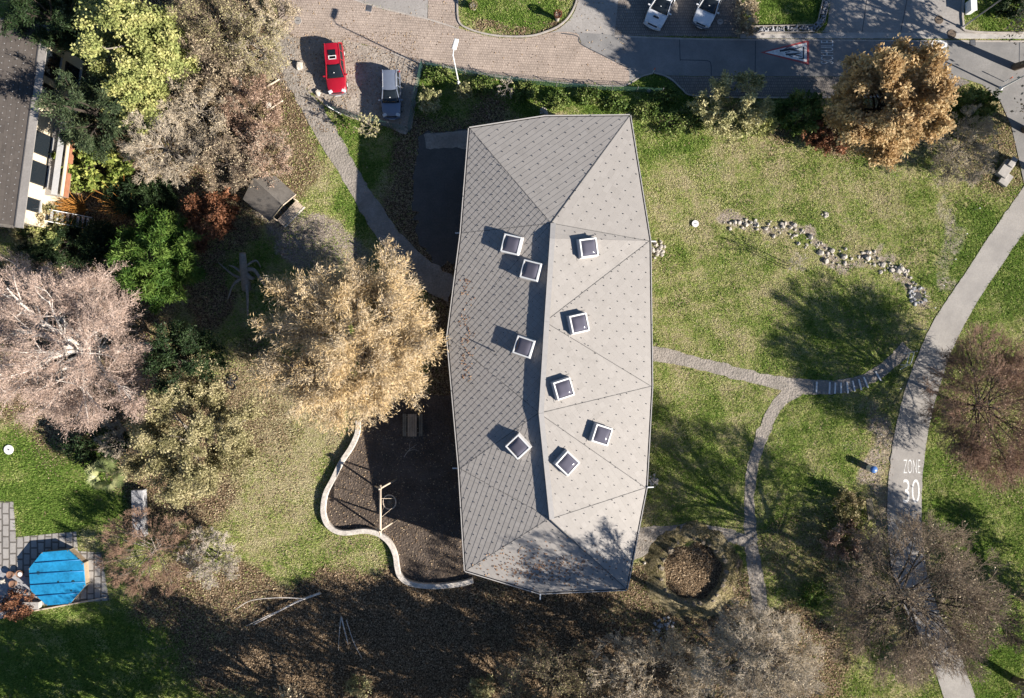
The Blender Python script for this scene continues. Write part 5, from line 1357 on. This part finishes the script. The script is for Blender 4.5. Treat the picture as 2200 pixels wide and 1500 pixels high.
# fallen branches, logs, pole
def log(name, label, pts, r, r2, m, cat="branch", side=()):
    o0 = G(pts[0][0], pts[0][1]); t = thing(name, label, cat, o0)
    MB().tube([P(*p) - o0 for p in smooth_open([np.array(p, float) for p in pts], 5)], r, 8, r2).build("stem", m, t, smooth=True)
    for s in side: MB().tube([P(*p) - o0 for p in smooth_open([np.array(p, float) for p in s], 4)], r * .5, 6, r * .2).build("side_branch", m, t, smooth=True)
log("fallen_branch", "long pale fallen branch with forked twigs on the shaded lower lawn", [(688, 1274, .3), (640, 1292, .3), (590, 1318, .35), (545, 1342, .1)], .11, .05, MT['bark_white'], side=([(650, 1286, .3), (600, 1284, .5), (540, 1290, .4), (505, 1310, .3)], [(610, 1308, .3), (570, 1325, .5), (530, 1345, .3)]))
log("fallen_branch", "pale forked fallen branch pointing down on the shaded lower lawn", [(733, 1325, .2), (738, 1345, .3), (748, 1385, .2)], .08, .03, MT['bark_white'], side=([(732, 1328, .2), (729, 1360, .3), (727, 1398, .1)], [(744, 1332, .2), (760, 1380, .2), (778, 1415, .05)]))
log("fallen_branch", "dark crooked branch stretching from the pale fallen branch towards the forked branch", [(645, 1253, .3), (672, 1278, .3), (705, 1297, .2), (733, 1318, .1)], .08, .05, MT['bark_dark'])
log("wooden_pole", "pale curved pole standing in the shade beside the golden willow", [(872, 625, .1), (872, 600, 1.0), (862, 580, 1.7), (845, 560, 2.4)], .12, .07, MT['bark_white'], "pole")
log("fallen_twig", "pale bare twig lying in the shade below the picnic table", [(868, 982, .05), (878, 968, .2), (895, 955, .2)], .03, .012, MT['tw_pale'], "twig", side=([(876, 970, .2), (890, 966, .3), (900, 970, .2)], [(880, 966, .2), (880, 955, .3), (884, 948, .2)]))
log("log", "pale log at the thicket edge by the gravel path head", [(556, 193, .12), (580, 182, .14), (600, 170, .12)], .10, .08, MT['wood_pale'], "log")
log("log", "pale log beside the boulder at the gravel path", [(580, 234, .1), (608, 216, .12)], .08, .07, MT['wood_pale'], "log")
log("fallen_branch", "dark dead branch in the bottom lawn below the stone ring", [(1425, 1360, .1), (1440, 1400, .3), (1455, 1440, .1), (1462, 1490, .05)], .07, .03, MT['bark_dark'])

# ---------------------------------------------------------------- pool
pl = thing("swimming_pool", "octagonal pool under a bright blue cover beside the terrace", "pool", G(124, 1237)); o0 = G(124, 1237); hp = .95
oct_ = [(90, 1187), (146, 1182), (178, 1211), (182, 1259), (150, 1297), (100, 1301), (65, 1268), (62, 1222)]
ov = [P(x, y, hp) - o0 for x, y in oct_]
MB().prism([(v.x * .97, v.y * .97) for v in ov][::-1], 0, hp - .1).build("pool_wall", MT['wood'], pl)
MT['cover'] = plain("blue_pool_cover", (.018, .235, .46), .42, var=.3, scale=.9, fine=5, bmp=.15)
dn = (ov[0] - ov[5]).normalized(); c = MB()
top = []
c.prism([(v.x, v.y) for v in ov][::-1], hp - .14, hp); c.build("pool_cover", MT['cover'], pl)
rb_ = MB()
ym = [v.y for v in ov]
for k in range(1, 5):
    y = min(ym) + (max(ym) - min(ym)) * k / 5; xs = []
    for a, b_ in zip(ov, ov[1:] + ov[:1]):
        if (a.y - y) * (b_.y - y) < 0: tt = (y - a.y) / (b_.y - a.y); xs.append(a.x + (b_.x - a.x) * tt)
    rb_.tube([(min(xs), y - .12, hp), ((min(xs) + max(xs)) / 2, y, hp + .03), (max(xs), y + .12, hp)], .05, 6)
rb_.build("cover_batten", plain("blue_batten", (.012, .15, .34), .5), pl, smooth=True)
dp = MB()
for (x, y, r) in ((82, 1231, .16), (153, 1227, .10), (157, 1250, .17), (153, 1269, .10), (125, 1250, .10)):
    p = P(x, y, hp + .004) - o0; dp.cyl((p.x, p.y, hp + .002), r, .012, 10, r * .6)
dp.build("leaf_puddle", plain("wet_dark_leaves", (.02, .06, .08), .4), pl)
for v in ov: MB().cyl((v.x * .98, v.y * .98, 0), .05, hp + .02, 8).build("post", MT['wood_grey'], pl)
t = thing("pump_box", "pale stone box beside the pool's lower corner", "box", G(74, 1297)); MB().box((0, 0, .25), (1.35, .55, .5)).build("body", MT['concrete'], t, bevel=.02); MB().box((0, 0, .52), (1.42, .62, .05)).build("lid", MT['concrete'], t, bevel=.01)
for k, (x, y) in enumerate(((28, 1232), (33, 1252), (48, 1230))):
    t = thing("flower_pot", "dark flower pot standing on the terrace left of the pool", "flower pot", G(x, y), 0, "flower pots by the pool"); MB().lathe((0, 0, .02), [(.20, 0), (.30, .4), (.32, .42), (.26, .42), (.24, .36), (.01, .34)], 16).build("pot", plain("clay_pot", (.25, .14, .09), .8), t)
t = thing("garden_chair", "white plastic stool at the pool's upper left corner", "stool", G(50, 1231)); MB().cyl((0, 0, .4), .2, .05, 14).build("seat", MT['white'], t)
for a in range(4): MB().bar((.14 * math.cos(a * 1.571), .14 * math.sin(a * 1.571), 0), (.11 * math.cos(a * 1.571), .11 * math.sin(a * 1.571), .41), .03, .03).build("leg", MT['white'], t)
# low garden wall seen between palm and olive tree, and the garden edging under the pool
o = MB().bar(G(303, 1050, .35), G(306, 1150, .35), 1.05, .7).build("garden_wall", MT['rock_grey'], bevel=.05); tag(o, "pale weathered garden wall between the palm and the olive-yellow tree", "garden wall")
o = MB().bar(G(38, 1318, .1), G(230, 1283, .1), .10, .2).build("edging_board", MT['wood_pale']); tag(o, "pale edging board between the pool terrace and the lower lawn", "edging board")

# ---------------------------------------------------------------- house at the left edge
hs = thing("house", "cream house with brown tiled roof at the upper left edge", "house", G(20, 260)); o0 = G(20, 260); he = 6.0
MT['tile'] = roofmat("brown_roof_tile", (.07, .06, .053), (.10, .086, .076), (.13, .115, .10), .8)
q = [P(86, 60, he), P(30, 484, he), P(-420, 430, he + 3.2), P(-360, -20, he + 3.2)]
RX2 = [v for v in q]
tv, tf, tt = [], [], []
shingle_facet(q, .62, .02, tv, tf, tt, np.random.default_rng(4), False, 0, rect=True)
me = bpy.data.meshes.new("roof"); me.from_pydata([v - o0 for v in tv], [], tf); me.update(); a = me.attributes.new("tint", 'FLOAT', 'POINT'); a.data.foreach_set("value", np.array(tt, np.float32)); link("roof", me, MT['tile'], hs)
m_ = MB(); m_.add([v - o0 - Vector((0, 0, .02)) for v in q][::-1], [(0, 1, 2, 3)]); m_.build("roof_deck", MT['roof_seam'], hs)
# white snow hooks on the tiles
hk = MB(); e_ = (q[1] - q[0]); u_ = (q[3] - q[0])
for i_ in range(30):
    for j_ in range(16):
        p = q[0] + e_ * ((i_ + .5 * (j_ % 2) + .3) / 30.5) + u_ * ((j_ + .6) / 28); hk.box(p - o0 + Vector((0, 0, .045)), (.045, .035, .03))
tag(hk.build("snow_guards", MT['alu'], hs), kind="stuff")
d_ = e_.normalized(); out = Vector((-d_.y, d_.x, 0)) * 1
if out.x < 0: out = -out
g0, g1 = q[0] - o0, q[1] - o0
MB().bar(g0 + out * .38 + Vector((0, 0, -.05)) - d_ * .3, g1 + out * .38 + Vector((0, 0, -.05)) + d_ * .15, .72, .06).build("eave_board", MT['drive'], hs)
MB().tube([g0 + out * .04 - d_ * .2, g1 + out * .04 + d_ * .1], .06, 8).build("gutter", MT['darkmetal'], hs)
MB().bar(g1 + d_ * .12 + Vector((0, 0, -.02)), q[2] - o0 + d_ * .12, .25, .08).build("verge_board", MT['felt'], hs); MB().bar(g0 - d_ * .12, q[3] - o0 - d_ * .12, .25, .08).build("verge_board", MT['felt'], hs)
MT['cream'] = plain("cream_render", (.62, .53, .38), .85, var=.08)
a0, a1 = q[0] - o0 + out * .0 + d_ * .3, q[1] - o0 - d_ * .4
a0.z = a1.z = 0
wv = [a0, a1, a1 - out * 20, a0 - out * 20]
m_ = MB(); m_.prism([(v.x, v.y) for v in wv], 0, he - .15); m_.build("wall", MT['cream'], hs)
Lw = (a1 - a0).length
def win(t0, t1, z0, z1):
    p0 = a0 + d_ * Lw * t0 + out * .03; p1 = a0 + d_ * Lw * t1 + out * .03; zc = Vector((0, 0, (z0 + z1) / 2))
    f_ = MB().bar(p0 + zc, p1 + zc, .12, z1 - z0).build("window", MT['darkmetal'], hs)
    MB().bar(p0 + zc + d_ * .08 + out * .05, p1 + zc - d_ * .08 + out * .05, .06, z1 - z0 - .16).build("pane", MT['glass'], f_)
    MB().bar(p0 + out * .08 + Vector((0, 0, z0 - .05)), p1 + out * .08 + Vector((0, 0, z0 - .05)), .22, .06).build("sill", MT['alu'], f_)
win(.06, .20, 3.2, 5.4); win(.24, .33, 3.2, 5.4); win(.06, .20, .5, 2.4); win(.26, .34, .4, 2.4); win(.50, .62, 3.0, 5.2); win(.66, .78, 3.0, 5.2); win(.50, .78, .3, 2.5); win(.86, .93, 3.4, 5.0); win(.88, .95, 1.0, 2.4)
# balcony
p0 = a0 + d_ * Lw * .42; p1 = a0 + d_ * Lw * .82
MB().bar(p0 + out * .95 + Vector((0, 0, 2.75)), p1 + out * .95 + Vector((0, 0, 2.75)), 1.9, .18).build("balcony_floor", MT['drive'], hs)
MB().bar(p0 + out * 1.85 + Vector((0, 0, 3.2)), p1 + out * 1.85 + Vector((0, 0, 3.2)), .10, .95).build("balcony_parapet", MT['cream'], hs)
MB().bar(p0 + out * 1.95 + Vector((0, 0, 3.1)), p1 + out * 1.95 + Vector((0, 0, 3.1)), .08, .55).build("balcony_board", plain("rust_board", (.30, .13, .07), .7), hs)
MB().bar(p0 + out * 1.35 + Vector((0, 0, 3.72)), p1 + out * 1.35 + Vector((0, 0, 3.72)), .5, .03).build("awning_box", MT['alu'], hs)
# stairs
sx = a0 + d_ * Lw * .93 + out * .4
st_ = MB()
for k in range(9): st_.bar(sx + out * (.30 * k) + Vector((0, 0, 2.2 - .24 * k)) - d_ * .45, sx + out * (.30 * k) + Vector((0, 0, 2.2 - .24 * k)) + d_ * .45, .24, .04)
st_.build("stair_tread", MT['alu'], hs)
for s in (-.5, .5): MB().bar(sx + d_ * s + Vector((0, 0, 2.6)), sx + d_ * s + out * 2.5 + Vector((0, 0, .6)), .05, .16).build("stair_rail", MT['white'], hs)
# garden furniture in front of the house
t = thing("garden_table", "round white garden table below the house balcony", "garden table", G(142, 293)); MB().cyl((0, 0, .70), .52, .04, 22).build("tabletop", MT['white'], t); MB().cyl((0, 0, 0), .05, .7, 8).build("column", MT['white'], t); MB().cyl((0, 0, 0), .28, .04, 14).build("foot", MT['white'], t)
t = thing("garden_chair", "white garden chair above the round garden table", "chair", G(134, 272), .3)
MB().box((0, 0, .44), (.46, .46, .05)).build("seat", MT['white'], t); MB().box((0, .23, .70), (.46, .05, .5)).build("backrest", MT['white'], t)
for sx_ in (-.2, .2):
    for sy_ in (-.2, .2): MB().bar((sx_, sy_, 0), (sx_, sy_, .43), .035, .035).build("leg", MT['white'], t)
t = thing("car_tyre", "old tyre leaning at the house corner by the variegated shrub", "tyre", G(66, 470)); MB().lathe((0, 0, .3), [(.2, 0), (.33, .02), (.36, .1), (.33, .18), (.2, .2), (.2, 0)], 20, cap=False).build("rubber", MT['bumper'], t, smooth=True)

# ---------------------------------------------------------------- loose ground cover: grass tufts and fallen leaves
rng = np.random.default_rng(123)
N_ = 640000
px = rng.uniform(-60, 2260, N_); py = rng.uniform(-60, 1560, N_)
ok = np.ones(N_, bool)
SOLID = [np.array([(1025, 290), (1345, 290), (1375, 1000), (1340, 1200), (1010, 1180), (990, 700)])]
jx = px + rng.normal(0, 1.8, N_); jy = py + rng.normal(0, 1.8, N_)
for poly in PAVED + SOLID: ok &= ~inside(jx, jy, poly)
px, py = px[ok], py[ok]
cv = cover(px, py)
nz = np.sin(px / 31 + 2 * np.sin(py / 47)) * np.sin(py / 29 + 1.7 * np.sin(px / 53)) * .5 + np.sin(px / 11 + py / 17) * np.sin(py / 9 - px / 19) * .3
lush = np.clip(cv[:, 0] + nz * .75 + rng.normal(0, .2, len(px)), 0, 1)
lit = cv[:, 1] + nz * .25; dirt = cv[:, 2]
isg = (rng.uniform(size=len(px)) > lit * 1.1) & (rng.uniform(size=len(px)) > dirt)
def ground_at(q, r): return np.stack([(q - 1100) / S, (750 - r) / S, np.zeros(len(q)) - .02], 1)
# grass
g = ground_at(px[isg], py[isg]); lu = lush[isg]; k = len(g)
Vs = []; Ts = []
for b_ in range(3):
    az = rng.uniform(0, 6.283, k); ln = rng.uniform(.06, .17, k) * (.65 + .6 * lu); tl = rng.uniform(.3, 1.1, k)
    d = np.stack([np.cos(az) * np.sin(tl), np.sin(az) * np.sin(tl), np.cos(tl)], 1); sd = np.stack([-np.sin(az), np.cos(az), 0 * az], 1) * rng.uniform(.018, .04, (k, 1))
    o_ = g + np.stack([rng.normal(0, .05, k), rng.normal(0, .05, k), 0 * az], 1)
    Vs.append(np.stack([o_ - sd, o_ + sd, o_ + d * ln[:, None]], 1)); Ts.append(np.repeat(np.clip(lu + rng.normal(0, .12, k), 0, 1)[:, None], 3, 1))
V = np.concatenate(Vs).reshape(-1, 3); T = np.concatenate(Ts).ravel()
MT['grass'] = leafmat("grass_blade", [(.58, .50, .32), (.43, .415, .19), (.285, .345, .09), (.125, .205, .035)], .3, .8)
tag(link("grass", mesh_np(V, np.arange(len(V)).reshape(-1, 3), T), MT['grass']), "mown and patchy lawn grass around the school", "grass", kind="stuff")
# fallen leaves
def leaf_litter(name, label, q, r, size, cols, z=.02, zs=.03, tilt=.45):
    p = ground_at(q, r); p[:, 2] = z + rng.uniform(0, zs, len(q)); k = len(p)
    nm = unit(rng.normal(0, tilt, (k, 3)) + np.array([0, 0, 1])); az = rng.uniform(0, 6.283, k); t0 = np.stack([np.cos(az), np.sin(az), 0 * az], 1); sd = unit(np.cross(nm, t0)); tg = np.cross(sd, nm)
    L = size * rng.uniform(.5, 1.4, (k, 1)); W_ = L * rng.uniform(.45, .8, (k, 1)) * .5
    V = np.stack([p - tg * L * .5, p + sd * W_, p + tg * L * .5, p - sd * W_], 1).reshape(-1, 3)
    V[:, 2] = np.maximum(V[:, 2], .004)
    tag(link(name, mesh_np(V, np.arange(len(V)).reshape(-1, 4), np.repeat(rng.uniform(0, 1, k), 4)), leafmat(name + "_colour", cols, .2, .8)), label, "leaves", kind="stuff")
sel = (rng.uniform(size=len(px)) < np.clip(lit * 1.3 - .1, 0, 1))
qx, qy = px[sel], py[sel]
leaf_litter("fallen_leaves", "brown and tan fallen leaves covering the lower lawn and thicket floor", qx, qy, .12, [(.09, .06, .036), (.24, .168, .10), (.48, .37, .25)])
# sparse leaves blown over paths, parking and play area
a_ = rng.uniform(0, 1, 9000)
sx_ = np.concatenate([rng.uniform(600, 900, 2500), rng.uniform(700, 1000, 2600), rng.uniform(1840, 1920, 700), rng.uniform(1370, 1700, 900), rng.uniform(560, 1350, 800)]); sy_ = np.concatenate([rng.uniform(70, 285, 2500), rng.uniform(920, 1250, 2600), rng.uniform(850, 1250, 700), rng.uniform(1120, 1380, 900), rng.uniform(0, 170, 800)])
leaf_litter("scattered_leaves", "scattered dry leaves blown over the gravel parking, paths and bark play area", sx_, sy_, .12, [(.12, .075, .045), (.26, .18, .11), (.42, .33, .22)], z=.045, zs=.02)
# leaves lying on the school roof
k = 420
qx = np.concatenate([rng.normal(1165, 70, k), rng.normal(1000, 9, 90)]); qy = np.concatenate([rng.normal(1222, 24, k), rng.uniform(600, 820, 90)])
pts = []
for x, y in zip(qx, qy):
    p = P(x, y, 5.2); z, n_ = roof_z(p.x, p.y)
    if abs(z - 5.0) > 1e-6: pts.append((p.x, p.y, z + .06))
p = np.array(pts); k = len(p); az = rng.uniform(0, 6.283, k); tg = np.stack([np.cos(az), np.sin(az), rng.normal(0, .2, k)], 1) * .09; sd = np.stack([-np.sin(az), np.cos(az), rng.normal(0, .3, k)], 1) * .05
V = np.stack([p - tg, p + sd, p + tg, p - sd], 1).reshape(-1, 3)
tag(link("roof_leaves", mesh_np(V, np.arange(len(V)).reshape(-1, 4), np.repeat(rng.uniform(0, 1, k), 4)), leafmat("roof_leaf_colour", [(.10, .05, .03), (.22, .12, .07), (.3, .2, .12)], .1)), "dry leaves lying on the school roof's lower end", "leaves", kind="stuff")
